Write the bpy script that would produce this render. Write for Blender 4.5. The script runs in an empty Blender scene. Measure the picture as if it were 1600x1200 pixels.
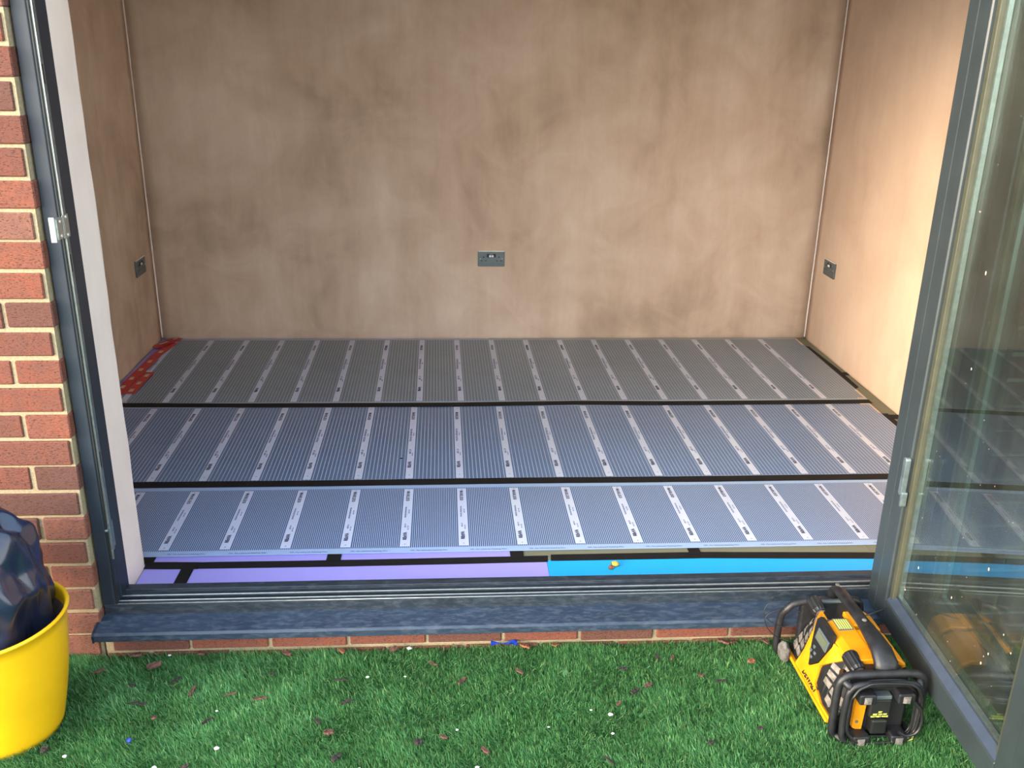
import bpy, bmesh, math, random
import numpy as np
from mathutils import Vector, Matrix, noise

# ------------------------------------------------------------------ camera, sky, sun, exposure
scene = bpy.context.scene
COL = scene.collection
cam_d = bpy.data.cameras.new('camera')
cam = bpy.data.objects.new('camera', cam_d)
COL.objects.link(cam)
cam_d.sensor_fit = 'HORIZONTAL'
cam_d.sensor_width = 36.0
cam_d.lens = 1449.584 / 1600 * 36.0
cam_d.clip_start = 0.02
F = Vector((0.0649087, 0.93737365, -0.34222435))
RT = Vector((0.99787609, -0.06285892, 0.01708981))
UP = Vector((0.00549232, 0.34260678, 0.93946284))
cam.matrix_world = Matrix(((RT.x, UP.x, -F.x, 1.4199), (RT.y, UP.y, -F.y, -2.3018), (RT.z, UP.z, -F.z, 1.6297), (0, 0, 0, 1)))
scene.camera = cam

world = bpy.data.worlds.new('sky')
scene.world = world
world.use_nodes = True
wn = world.node_tree.nodes
wl = world.node_tree.links
wn.clear()
w_out = wn.new('ShaderNodeOutputWorld')
w_bg = wn.new('ShaderNodeBackground')
w_geo = wn.new('ShaderNodeTexCoord')
w_sep = wn.new('ShaderNodeSeparateXYZ')
w_ramp = wn.new('ShaderNodeValToRGB')
w_ramp.color_ramp.elements[0].position = 0.0
w_ramp.color_ramp.elements[0].color = (1.25, 1.2, 1.12, 1)
w_ramp.color_ramp.elements[1].position = 0.75
w_ramp.color_ramp.elements[1].color = (0.48, 0.66, 0.92, 1)
e = w_ramp.color_ramp.elements.new(0.25)
e.color = (0.98, 1.06, 1.12, 1)
wl.new(w_geo.outputs['Generated'], w_sep.inputs[0])
wl.new(w_sep.outputs['Z'], w_ramp.inputs[0])
wl.new(w_ramp.outputs[0], w_bg.inputs[0])
w_bg.inputs[1].default_value = 2.3
# hazy bright sky around the low sun, behind and left of the camera
w_nrm = wn.new('ShaderNodeVectorMath')
w_nrm.operation = 'DOT_PRODUCT'
wl.new(w_geo.outputs['Generated'], w_nrm.inputs[0])
w_nrm.inputs[1].default_value = Vector((-0.86, -0.50, 0.22)).normalized()
w_max = wn.new('ShaderNodeMath')
w_max.operation = 'MAXIMUM'
wl.new(w_nrm.outputs['Value'], w_max.inputs[0])
w_max.inputs[1].default_value = 0.0
w_pow = wn.new('ShaderNodeMath')
w_pow.operation = 'POWER'
wl.new(w_max.outputs[0], w_pow.inputs[0])
w_pow.inputs[1].default_value = 5.0
w_str = wn.new('ShaderNodeMath')
w_str.operation = 'MULTIPLY'
wl.new(w_pow.outputs[0], w_str.inputs[0])
w_str.inputs[1].default_value = 8.0
w_glow = wn.new('ShaderNodeBackground')
w_glow.inputs[0].default_value = (1.0, 0.92, 0.80, 1)
wl.new(w_str.outputs[0], w_glow.inputs[1])
w_add = wn.new('ShaderNodeAddShader')
wl.new(w_bg.outputs[0], w_add.inputs[0])
wl.new(w_glow.outputs[0], w_add.inputs[1])
wl.new(w_add.outputs[0], w_out.inputs[0])

sun_d = bpy.data.lights.new('sun', 'SUN')
sun = bpy.data.objects.new('sun', sun_d)
COL.objects.link(sun)
sun_d.energy = 3.9
sun_d.angle = math.radians(20)
sun_d.color = (1.0, 0.76, 0.50)
sun_dir = Vector((0.82, 0.54, -0.20))
sun.rotation_euler = sun_dir.to_track_quat('-Z', 'Y').to_euler()
sun.location = (-4, -6, 4)

scene.view_settings.view_transform = 'Standard'
scene.view_settings.look = 'None'
scene.view_settings.gamma = 1.0
scene.view_settings.use_curve_mapping = False
scene.view_settings.exposure = 0.62
scene.cycles.max_bounces = 10
scene.cycles.transparent_max_bounces = 24
scene.cycles.sample_clamp_indirect = 6.0

rnd = random.Random(7)


# ------------------------------------------------------------------ helpers
def lin(r, g, b):
    def f(c):
        c /= 255.0
        return c / 12.92 if c <= 0.04045 else ((c + 0.055) / 1.055) ** 2.4
    return (f(r), f(g), f(b), 1.0)


class M:
    """small node helper"""
    def __init__(self, name):
        self.m = bpy.data.materials.new(name)
        self.m.use_nodes = True
        self.n = self.m.node_tree.nodes
        self.l = self.m.node_tree.links
        self.b = self.n['Principled BSDF']
        self.out = self.n['Material Output']

    def coord(self, scale=(1, 1, 1), kind='Object'):
        tc = self.n.new('ShaderNodeTexCoord')
        mp = self.n.new('ShaderNodeMapping')
        mp.inputs['Scale'].default_value = scale
        self.l.new(tc.outputs[kind], mp.inputs[0])
        return mp.outputs[0]

    def noise(self, vec, scale, detail=4, rough=0.55, dist=0.0):
        t = self.n.new('ShaderNodeTexNoise')
        t.inputs['Scale'].default_value = scale
        t.inputs['Detail'].default_value = detail
        t.inputs['Roughness'].default_value = rough
        t.inputs['Distortion'].default_value = dist
        self.l.new(vec, t.inputs['Vector'])
        return t.outputs['Fac']

    def ramp(self, fac, stops):
        r = self.n.new('ShaderNodeValToRGB')
        el = r.color_ramp.elements
        while len(el) < len(stops):
            el.new(0.5)
        for q, (p, c) in zip(el, stops):
            q.position = p
            q.color = c if len(c) == 4 else (*c, 1)
        self.l.new(fac, r.inputs[0])
        return r.outputs[0]

    def mix(self, fac, a, b, mode='MIX'):
        m = self.n.new('ShaderNodeMix')
        m.data_type = 'RGBA'
        m.blend_type = mode
        for i, v in ((0, fac), (6, a), (7, b)):
            if isinstance(v, (int, float)):
                m.inputs[i].default_value = v
            elif isinstance(v, tuple):
                m.inputs[i].default_value = v
            else:
                self.l.new(v, m.inputs[i])
        return m.outputs[2]

    def math(self, op, a, b=0.0, c=0.0):
        m = self.n.new('ShaderNodeMath')
        m.operation = op
        for i, v in enumerate((a, b, c)):
            if isinstance(v, (int, float)):
                m.inputs[i].default_value = v
            else:
                self.l.new(v, m.inputs[i])
        return m.outputs[0]

    def bump(self, h, strength=0.3, dist=0.01):
        bn = self.n.new('ShaderNodeBump')
        bn.inputs['Strength'].default_value = strength
        bn.inputs['Distance'].default_value = dist
        self.l.new(h, bn.inputs['Height'])
        self.l.new(bn.outputs[0], self.b.inputs['Normal'])

    def col(self, c):
        if isinstance(c, tuple):
            self.b.inputs['Base Color'].default_value = c
        else:
            self.l.new(c, self.b.inputs['Base Color'])

    def set(self, rough=None, metal=None, spec=None):
        if rough is not None:
            if isinstance(rough, (int, float)):
                self.b.inputs['Roughness'].default_value = rough
            else:
                self.l.new(rough, self.b.inputs['Roughness'])
        if metal is not None:
            self.b.inputs['Metallic'].default_value = metal
        if spec is not None:
            self.b.inputs['Specular IOR Level'].default_value = spec
        return self


def plain(name, c, rough=0.5, metal=0.0, var=0.12, scale=30, spec=None, bump=0.0):
    m = M(name)
    n = m.noise(m.coord(), scale, 5)
    d = tuple(x * (1 - var * 1.6) for x in c[:3]) + (1,)
    h = tuple(min(1, x * (1 + var)) for x in c[:3]) + (1,)
    m.col(m.ramp(n, [(0.3, d), (0.7, h)]))
    m.set(rough, metal, spec)
    if bump:
        m.bump(n, bump, 0.004)
    return m.m


def empty(name, loc=(0, 0, 0), rz=0.0):
    o = bpy.data.objects.new(name, None)
    COL.objects.link(o)
    o.location = loc
    o.rotation_euler = (0, 0, rz)
    o.empty_display_size = 0.05
    return o


def tag(o, label=None, cat=None, group=None, kind=None):
    if label:
        o['label'] = label
    if cat:
        o['category'] = cat
    if group:
        o['group'] = group
    if kind:
        o['kind'] = kind
    return o


def link(name, bm, mats, parent=None, loc=None, smooth=False, bevel=0.0, seg=2, rot=None):
    me = bpy.data.meshes.new(name)
    bmesh.ops.recalc_face_normals(bm, faces=bm.faces)
    bm.to_mesh(me)
    bm.free()
    if not isinstance(mats, (list, tuple)):
        mats = [mats]
    for m in mats:
        me.materials.append(m)
    if smooth:
        for p in me.polygons:
            p.use_smooth = True
    o = bpy.data.objects.new(name, me)
    COL.objects.link(o)
    if parent:
        o.parent = parent
    if loc:
        o.location = loc
    if rot:
        o.rotation_euler = rot
    if bevel:
        b = o.modifiers.new('bevel', 'BEVEL')
        b.width = bevel
        b.segments = seg
        b.limit_method = 'ANGLE'
        b.angle_limit = math.radians(35)
        b.harden_normals = False
    return o


def box(bm, x0, x1, y0, y1, z0, z1, mi=0, mat=None):
    vs = [bm.verts.new(p) for p in ((x0, y0, z0), (x1, y0, z0), (x1, y1, z0), (x0, y1, z0), (x0, y0, z1), (x1, y0, z1), (x1, y1, z1), (x0, y1, z1))]
    if mat is not None:
        for v in vs:
            v.co = mat @ v.co
    fs = [(0, 3, 2, 1), (4, 5, 6, 7), (0, 1, 5, 4), (1, 2, 6, 5), (2, 3, 7, 6), (3, 0, 4, 7)]
    out = []
    for f in fs:
        fc = bm.faces.new([vs[i] for i in f])
        fc.material_index = mi
        out.append(fc)
    return out


def prism(bm, pts, fn, a, b, mi=0):
    """extrude the 2d outline pts between a and b; fn(p, q, t) -> xyz"""
    v0 = [bm.verts.new(fn(p, q, a)) for p, q in pts]
    v1 = [bm.verts.new(fn(p, q, b)) for p, q in pts]
    n = len(pts)
    fs = [bm.faces.new(v0[::-1]), bm.faces.new(v1)]
    for i in range(n):
        j = (i + 1) % n
        fs.append(bm.faces.new((v0[i], v0[j], v1[j], v1[i])))
    for f in fs:
        f.material_index = mi
    return fs


def tube(bm, pts, r, closed=False, n=8, mi=0, taper=None):
    pts = [Vector(p) for p in pts]
    m = len(pts)
    rings = []
    ref = Vector((0, 0, 1))
    prev_n = None
    for i, p in enumerate(pts):
        if closed:
            t = pts[(i + 1) % m] - pts[i - 1]
        else:
            t = pts[min(i + 1, m - 1)] - pts[max(i - 1, 0)]
        t.normalize()
        if prev_n is None:
            a = ref if abs(t.dot(ref)) < 0.9 else Vector((1, 0, 0))
            nn = (a - t * a.dot(t)).normalized()
        else:
            nn = (prev_n - t * prev_n.dot(t)).normalized()
        prev_n = nn
        bb = t.cross(nn)
        rr = r if taper is None else r * taper[i]
        rings.append([bm.verts.new(p + (nn * math.cos(2 * math.pi * k / n) + bb * math.sin(2 * math.pi * k / n)) * rr) for k in range(n)])
    rng = range(m) if closed else range(m - 1)
    for i in rng:
        a, b = rings[i], rings[(i + 1) % m]
        for k in range(n):
            f = bm.faces.new((a[k], a[(k + 1) % n], b[(k + 1) % n], b[k]))
            f.material_index = mi
            f.smooth = True
    if not closed:
        bm.faces.new(rings[0][::-1]).material_index = mi
        bm.faces.new(rings[-1]).material_index = mi


def smooth_path(pts, it=3, closed=False):
    pts = [Vector(p) for p in pts]
    for _ in range(it):
        new = []
        m = len(pts)
        rng = range(m) if closed else range(m - 1)
        if not closed:
            new.append(pts[0])
        for i in rng:
            a, b = pts[i], pts[(i + 1) % m]
            new.append(a * 0.75 + b * 0.25)
            new.append(a * 0.25 + b * 0.75)
        if not closed:
            new.append(pts[-1])
        pts = new
    return pts


def rrect(x0, x1, y0, y1, r, n=5):
    out = []
    for cx, cy, a0 in ((x1 - r, y1 - r, 0), (x0 + r, y1 - r, 90), (x0 + r, y0 + r, 180), (x1 - r, y0 + r, 270)):
        for k in range(n + 1):
            a = math.radians(a0 + 90 * k / n)
            out.append((cx + r * math.cos(a), cy + r * math.sin(a)))
    return out


def text_mesh(s, size, spacing=1.0, bold=0.0):
    """vertices and faces of a word laid flat, centred; extruded a hair"""
    cu = bpy.data.curves.new('lettering', 'FONT')
    cu.body = s
    cu.size = size
    cu.align_x = 'CENTER'
    cu.align_y = 'CENTER'
    cu.space_character = spacing
    cu.offset = bold
    cu.resolution_u = 2
    cu.extrude = 0.00012
    o = bpy.data.objects.new('lettering', cu)
    COL.objects.link(o)
    dg = bpy.context.evaluated_depsgraph_get()
    me = bpy.data.meshes.new_from_object(o.evaluated_get(dg))
    v = [tuple(x.co) for x in me.vertices]
    f = [tuple(p.vertices) for p in me.polygons]
    bpy.data.objects.remove(o)
    bpy.data.curves.remove(cu)
    bpy.data.meshes.remove(me)
    return v, f


def add_text(bm, tm, mat):
    vs = [bm.verts.new(mat @ Vector(p)) for p in tm[0]]
    for f in tm[1]:
        try:
            bm.faces.new([vs[i] for i in f])
        except ValueError:
            pass


# ------------------------------------------------------------------ materials
def brick_mat():
    m = M('red_brick')
    at = m.n.new('ShaderNodeAttribute')
    at.attribute_name = 'tone'
    base = m.ramp(at.outputs['Fac'], [(0.0, lin(98, 68, 60)), (0.35, lin(122, 74, 60)), (0.7, lin(140, 83, 65)), (1.0, lin(136, 94, 80))])
    v = m.coord()
    n1 = m.noise(v, 22, 6, 0.65)
    n2 = m.noise(m.coord((1, 1, 3.2)), 120, 5, 0.7)
    c = m.mix(m.ramp(n1, [(0.35, (0, 0, 0)), (0.75, (1, 1, 1))]), base, lin(104, 76, 70), 'MIX')
    c = m.mix(0.25, c, base)
    c = m.mix(m.ramp(n2, [(0.34, (1, 1, 1)), (0.47, (0, 0, 0))]), c, lin(62, 38, 34))
    m.col(c)
    m.set(0.9, spec=0.2)
    m.bump(n2, 0.9, 0.006)
    return m.m


def mortar_mat():
    m = M('mortar')
    n = m.noise(m.coord(), 160, 5, 0.7)
    m.col(m.ramp(n, [(0.3, lin(136, 124, 100)), (0.7, lin(168, 154, 126))]))
    m.set(0.95, spec=0.1)
    m.bump(n, 0.7, 0.004)
    return m.m


def plaster_mat(name, lo, mid, hi, seed=0.0):
    m = M(name)
    v = m.coord((1, 1, 1))
    mp = m.n.new('ShaderNodeMapping')
    mp.inputs['Location'].default_value = (seed, seed * 1.7, seed * 0.6)
    m.l.new(v, mp.inputs[0])
    big = m.noise(mp.outputs[0], 1.1, 4, 0.55, 0.6)
    mp2 = m.n.new('ShaderNodeMapping')
    mp2.inputs['Location'].default_value = (seed, seed, 0)
    mp2.inputs['Scale'].default_value = (1, 1, 0.16)
    m.l.new(v, mp2.inputs[0])
    st = m.noise(mp2.outputs[0], 7.0, 6, 0.62, 0.35)
    fine = m.noise(mp2.outputs[0], 38.0, 6, 0.7, 0.2)
    mid_n = m.noise(mp.outputs[0], 3.2, 6, 0.6, 0.8)
    f = m.math('ADD', m.math('MULTIPLY', big, 0.45), m.math('ADD', m.math('MULTIPLY', st, 0.22), m.math('MULTIPLY', mid_n, 0.33)))
    c = m.ramp(f, [(0.36, lo), (0.5, mid), (0.64, hi)])
    c = m.mix(m.ramp(fine, [(0.25, (0.10, 0.10, 0.10)), (0.6, (0, 0, 0))]), c, tuple(x * 0.74 for x in mid[:3]) + (1,))
    m.col(c)
    m.set(0.78, spec=0.25)
    m.bump(st, 0.06, 0.02)
    return m.m


def anthracite_mat(name, c1, c2, dust=0.0, rough=0.42):
    m = M(name)
    v = m.coord()
    n = m.noise(v, 9, 6, 0.6)
    c = m.ramp(n, [(0.3, c1), (0.7, c2)])
    if dust:
        d = m.noise(m.coord((1.0, 3.0, 3.0)), 26, 9, 0.82, 0.2)
        s = m.noise(v, 160, 3, 0.6)
        mask = m.ramp(d, [(0.48, (0, 0, 0)), (0.72, (dust * 1.6, dust * 1.6, dust * 1.6))])
        c = m.mix(mask, c, lin(150, 160, 172))
        c = m.mix(m.ramp(s, [(0.70, (0, 0, 0)), (0.76, (dust, dust, dust))]), c, lin(215, 220, 225))
        r = m.ramp(d, [(0.45, (0.38, 0.38, 0.38)), (0.6, (0.7, 0.7, 0.7))])
        m.set(r)
    else:
        m.set(rough)
    m.col(c)
    m.bump(m.noise(v, 300, 2), 0.05, 0.002)
    return m.m


def glass_mat():
    m = M('door_glass')
    m.n.remove(m.b)
    geo = m.n.new('ShaderNodeNewGeometry')
    dot = m.n.new('ShaderNodeVectorMath')
    dot.operation = 'DOT_PRODUCT'
    m.l.new(geo.outputs['Normal'], dot.inputs[0])
    m.l.new(geo.outputs['Incoming'], dot.inputs[1])
    c = m.math('ABSOLUTE', dot.outputs['Value'])
    k = m.math('POWER', m.math('SUBTRACT', 1.0, c), 5.0)
    fr = m.math('ADD', m.math('MULTIPLY', k, 0.93), 0.07)
    tr = m.n.new('ShaderNodeBsdfTransparent')
    tr.inputs[0].default_value = (0.84, 0.88, 0.868, 1)
    gl = m.n.new('ShaderNodeBsdfGlossy')
    gl.inputs['Roughness'].default_value = 0.0
    gl.inputs['Color'].default_value = (1, 1, 1, 1)
    mx = m.n.new('ShaderNodeMixShader')
    m.l.new(fr, mx.inputs[0])
    m.l.new(tr.outputs[0], mx.inputs[1])
    m.l.new(gl.outputs[0], mx.inputs[2])
    df = m.n.new('ShaderNodeBsdfDiffuse')
    df.inputs[0].default_value = lin(190, 194, 180)
    v = m.coord((1, 1, 0.35))
    dn = m.noise(v, 5.0, 6, 0.65, 0.5)
    dm = m.ramp(dn, [(0.42, (0.003, 0.003, 0.003)), (0.75, (0.022, 0.022, 0.022))])
    mx2 = m.n.new('ShaderNodeMixShader')
    m.l.new(dm, mx2.inputs[0])
    m.l.new(mx.outputs[0], mx2.inputs[1])
    m.l.new(df.outputs[0], mx2.inputs[2])
    m.l.new(mx2.outputs[0], m.out.inputs[0])
    return m.m


def film_mat(name, pitch, x0, label_w, n_lines, duty, shear, ylo, yhi, comb, line_col, dark_col, x_last):
    """printed heating film: pale printed bars every pitch, fine carbon stripes between, comb teeth and a clear margin at both long edges"""
    m = M(name)
    tc = m.n.new('ShaderNodeTexCoord')
    sp = m.n.new('ShaderNodeSeparateXYZ')
    m.l.new(tc.outputs['Object'], sp.inputs[0])
    x, y = sp.outputs['X'], sp.outputs['Y']
    xs = m.math('SUBTRACT', m.math('ADD', x, m.math('MULTIPLY', y, shear)), x0 - 500 * pitch)
    u = m.math('FRACT', m.math('ADD', m.math('DIVIDE', xs, pitch), 0.5))
    lab = m.math('LESS_THAN', m.math('ABSOLUTE', m.math('SUBTRACT', u, 0.5)), label_w / pitch / 2)
    lab = m.math('MULTIPLY', lab, m.math('LESS_THAN', x, x_last))
    s = m.math('FRACT', m.math('ADD', m.math('MULTIPLY', u, n_lines), 0.0 if n_lines % 2 else 0.5))
    light = m.math('GREATER_THAN', m.math('ABSOLUTE', m.math('SUBTRACT', s, 0.5)), duty / 2)
    in_y = m.math('MULTIPLY', m.math('GREATER_THAN', y, ylo), m.math('LESS_THAN', y, yhi))
    in_lab_y = m.math('MULTIPLY', m.math('GREATER_THAN', y, ylo + comb), m.math('LESS_THAN', y, yhi - comb))
    label = m.math('MULTIPLY', lab, in_lab_y)
    dark = m.math('MULTIPLY', m.math('MULTIPLY', m.math('SUBTRACT', 1.0, light), m.math('SUBTRACT', 1.0, label)), in_y)
    w = m.noise(tc.outputs['Object'], 3.0, 4, 0.6)
    dk = m.mix(w, dark_col, tuple(min(1, c * 1.5) for c in dark_col[:3]) + (1,))  # blue sheen of the sky is mixed into the dark stripe colour
    c = m.mix(dark, line_col, dk)
    c = m.mix(label, c, lin(222, 232, 252))
    m.col(c)
    m.set(0.30, spec=0.5)
    m.b.inputs['Coat Weight'].default_value = 0.25
    m.b.inputs['Coat Roughness'].default_value = 0.12
    m.bump(m.noise(tc.outputs['Object'], 5.0, 3, 0.5), 0.12, 0.02)
    # the film between the carbon stripes is clear plastic: the board below shows through it
    tr = m.n.new('ShaderNodeBsdfTransparent')
    tr.inputs[0].default_value = (0.93, 0.95, 1.0, 1)
    mx = m.n.new('ShaderNodeMixShader')
    clear = m.math('MULTIPLY', m.math('SUBTRACT', 1.0, dark), 0.26)
    m.l.new(clear, mx.inputs[0])
    m.l.new(m.b.outputs[0], mx.inputs[1])
    m.l.new(tr.outputs[0], mx.inputs[2])
    m.l.new(mx.outputs[0], m.out.inputs[0])
    return m.m


def grass_mat():
    m = M('turf_blade')
    at = m.n.new('ShaderNodeAttribute')
    at.attribute_name = 'blade'
    m.col(at.outputs['Color'])
    m.set(0.45, spec=0.35)
    df = m.n.new('ShaderNodeBsdfTranslucent')
    m.l.new(at.outputs['Color'], df.inputs[0])
    mx = m.n.new('ShaderNodeMixShader')
    mx.inputs[0].default_value = 0.25
    m.l.new(m.b.outputs[0], mx.inputs[1])
    m.l.new(df.outputs[0], mx.inputs[2])
    m.l.new(mx.outputs[0], m.out.inputs[0])
    return m.m


BRICK = brick_mat()
MORTAR = mortar_mat()
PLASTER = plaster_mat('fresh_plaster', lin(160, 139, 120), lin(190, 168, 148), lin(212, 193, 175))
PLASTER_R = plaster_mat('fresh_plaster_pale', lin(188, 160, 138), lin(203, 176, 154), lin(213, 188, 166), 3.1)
REVEAL = plaster_mat('dry_plaster', lin(216, 203, 195), lin(226, 215, 208), lin(232, 223, 217), 5.3)
CEIL = plain('ceiling_board', lin(186, 176, 164), 0.9, var=0.04, scale=4)
SCREED = plain('screed', lin(120, 114, 106), 0.95, var=0.15, scale=12, bump=0.3)
ANTH = anthracite_mat('anthracite_aluminium', lin(18, 30, 42), lin(24, 37, 50), rough=0.5)
ANTH_D = anthracite_mat('anthracite_dusty', lin(24, 33, 42), lin(30, 41, 52), dust=0.05)
ANTH_G = anthracite_mat('anthracite_leaf', lin(38, 46, 49), lin(46, 54, 57), rough=0.4)
SILLM = anthracite_mat('sill_aluminium', lin(32, 44, 60), lin(39, 53, 71), dust=0.085)
STEEL = plain('zinc_steel', lin(176, 184, 184), 0.32, 0.85, var=0.12, scale=60)
RAIL = plain('lock_rail', lin(120, 134, 138), 0.38, 0.7, var=0.2, scale=40)
GASKET = plain('rubber_gasket', lin(18, 20, 22), 0.55, var=0.1)
BEAD = plain('olive_gasket', lin(62, 63, 50), 0.5, var=0.1)
GLASS = glass_mat()
BEADM = plain('bead_gloss_sky', lin(66, 76, 92), 0.22, 0.3, var=0.08)  # sky highlight along the glossy bead is put into this blue-grey
LILAC = plain('lilac_board', lin(154, 146, 218), 0.55, var=0.02, scale=3)
CYAN = plain('cyan_board', lin(24, 160, 226), 0.5, var=0.02, scale=3)
OLIVE = plain('olive_board', lin(112, 112, 92), 0.7, var=0.05, scale=6)
TAPE = plain('black_tape', lin(27, 26, 27), 0.65, var=0.15, scale=14, spec=0.15)
RED = plain('red_tape', lin(186, 38, 42), 0.4, var=0.12, scale=14)
CREAM = plain('cream_print', lin(196, 172, 150), 0.6)
INK = plain('printed_ink', lin(52, 58, 84), 0.6, var=0.05)
INK_S = plain('printed_ink_pale', lin(112, 122, 156), 0.6, var=0.05)
GUNMETAL = plain('gunmetal', lin(92, 102, 106), 0.38, 0.35, var=0.1)
PALE_EDGE = plain('pale_lit_edge', lin(226, 220, 208), 0.4, 0.1, var=0.03)  # pale non-metal: painted highlight of the socket edge, also the strike screws
WHITE = plain('white_plastic', lin(240, 240, 238), 0.4, var=0.02)
DARKP = plain('dark_plastic', lin(24, 25, 27), 0.5, var=0.15)
BLACKP = plain('black_plastic', lin(22, 23, 25), 0.42, var=0.25, scale=45, bump=0.1)
RUBBER = plain('scuffed_rubber', lin(24, 25, 29), 0.5, var=0.5, scale=40, bump=0.2)
DUSTY_LIT = plain('dusty_lit_rubber', lin(92, 88, 84), 0.85, var=0.4, scale=60, bump=0.3)  # grey of dusty rubber, also used for the painted light on knob ends
YELLOW_R = plain('radio_yellow', lin(204, 132, 14), 0.38, var=0.10, scale=16)
GRILLE = plain('grey_grille', lin(112, 106, 98), 0.5, var=0.35, scale=60)
LCDM = plain('lcd_glass', lin(84, 90, 72), 0.2, var=0.05)
YTEXT = plain('yellow_print', lin(206, 214, 96), 0.5, var=0.03)
TUBY = plain('tub_yellow', lin(226, 176, 20), 0.34, var=0.05, scale=9)
DIRT = plain('tub_dirt', lin(128, 110, 96), 0.8, var=0.4, scale=24)
BAGM = plain('black_polythene_sky_tint', lin(20, 30, 52), 0.27, var=0.2, scale=12, spec=0.7)  # the bag is black; its blue base colour stands in for sky reflections
TURF = grass_mat()
TURF_B = plain('turf_backing', lin(48, 88, 44), 0.95, var=0.4, scale=40)
BARK_A = plain('bark_brown', lin(88, 58, 48), 0.85, var=0.4, scale=80, bump=0.4)
BARK_B = plain('bark_dark', lin(46, 36, 34), 0.85, var=0.4, scale=80, bump=0.4)
BARK_C = plain('bark_rust', lin(124, 74, 50), 0.85, var=0.35, scale=80, bump=0.4)
SPECK = plain('white_crumb', lin(200, 204, 200), 0.6, var=0.03)
BLUEP = plain('blue_foil', lin(26, 56, 150), 0.25, var=0.35, scale=120)
FOAM = plain('dried_foam', lin(222, 178, 70), 0.7, var=0.2, scale=90)

# ------------------------------------------------------------------ the setting
XL, XR, YB = -0.187, 3.472, 2.749
OL, OR_ = 0.426, 2.940        # brick opening
YI = 0.336                    # inside face of the front wall
ZC, ZH = 2.42, 2.06           # ceiling, head of the opening
ZF = 0.02                     # screed top


def structure(name, bm, m, **k):
    return tag(link(name, bm, m, **k), kind='structure')


bm = bmesh.new(); box(bm, XL - 0.1, XR + 0.1, 0.126, YB + 0.1, -0.10, ZF)
structure('floor', bm, SCREED)
bm = bmesh.new(); box(bm, XL - 0.1, XR + 0.1, 0.11, YB + 0.1, ZC, ZC + 0.1)
structure('ceiling', bm, CEIL)


def wall_grid(name, org, du, dv, nu, nv, thick_dir, m, amp=0.0012, foot=0.0):
    """plastered wall skin with slight trowel undulation and a solid back"""
    bm = bmesh.new()
    n = Vector(thick_dir).normalized()
    g = []
    for j in range(nv + 1):
        row = []
        for i in range(nu + 1):
            p = Vector(org) + Vector(du) * (i / nu) + Vector(dv) * (j / nv)
            inner = 0 < i < nu and 0 < j < nv
            d = noise.noise(p * 2.3) * amp * 2 + noise.noise(p * 9) * amp * 0.5 if inner else 0
            row.append(bm.verts.new(p + n * (d - 0.0)))
        g.append(row)
    for j in range(nv):
        for i in range(nu):
            f = bm.faces.new((g[j][i], g[j][i + 1], g[j + 1][i + 1], g[j + 1][i]))
            f.smooth = True
    t = Vector(thick_dir)
    b = [bm.verts.new(g[a][c].co + t) for a, c in ((0, 0), (0, nu), (nv, nu), (nv, 0))]
    bm.faces.new(b[::-1])
    for edge in ([g[0][i] for i in range(nu + 1)] + [b[1], b[0]], [g[nv][i] for i in range(nu, -1, -1)] + [b[3], b[2]],
                 [g[j][nu] for j in range(nv + 1)] + [b[2], b[1]], [g[j][0] for j in range(nv, -1, -1)] + [b[0], b[3]]):
        bm.faces.new(edge)
    return structure(name, bm, m)


wall_grid('wall_back', (XL, YB, ZF), (XR - XL, 0, 0), (0, 0, ZC - ZF), 60, 40, (0, 0.1, 0), PLASTER)
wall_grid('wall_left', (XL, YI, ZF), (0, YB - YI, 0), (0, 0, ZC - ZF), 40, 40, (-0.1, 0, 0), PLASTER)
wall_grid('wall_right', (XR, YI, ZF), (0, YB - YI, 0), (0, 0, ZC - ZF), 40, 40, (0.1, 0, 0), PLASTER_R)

# skim joint down the two inner corners
for nm, cx, sx in (('trim_1', XL, 1), ('trim_2', XR, -1)):
    bm = bmesh.new()
    pts = []
    for k in range(40):
        z = ZF + 0.05 + (ZC - ZF - 0.06) * k / 39
        pts.append((cx + sx * (0.0015 + 0.0015 * noise.noise(Vector((0, 0, z * 6)))), YB - 0.001, z))
    tube(bm, pts, 0.0045, n=8)
    structure(nm, bm, REVEAL)

# plastered inner leaf of the front wall: two piers, head
bm = bmesh.new()
nz = 60
prof = [(XL - 0.1, 0.1045), (0.446, 0.1045), (0.448, 0.20), (0.449, 0.318), (0.443, YI), (XL - 0.1, YI)]
rings = []
for k in range(nz + 1):
    z = ZF + (ZH - ZF) * k / nz
    r = []
    for i, (px, py) in enumerate(prof):
        j = 0.0025 * noise.noise(Vector((i * 3.1, 0, z * 7))) if i in (3, 4) else 0
        r.append(bm.verts.new((px + j, py + (j if i == 4 else 0), z)))
    rings.append(r)
for k in range(nz):
    for i in range(len(prof)):
        a, b = rings[k], rings[k + 1]
        j = (i + 1) % len(prof)
        bm.faces.new((a[i], a[j], b[j], b[i]))
bm.faces.new(rings[0][::-1]); bm.faces.new(rings[-1])
structure('wall_front_reveal_left', bm, REVEAL)
bm = bmesh.new(); box(bm, 2.918, XR + 0.1, 0.1045, YI, ZF, ZH)
structure('wall_front_reveal_right', bm, REVEAL, bevel=0.003)
bm = bmesh.new(); box(bm, XL - 0.1, XR + 0.1, 0.1045, YI, ZH, ZC)
structure('wall_front_header', bm, REVEAL)

# brick outer leaf
Z0, CH, BL, JT = 0.0393, 0.075, 0.225, 0.010


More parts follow.
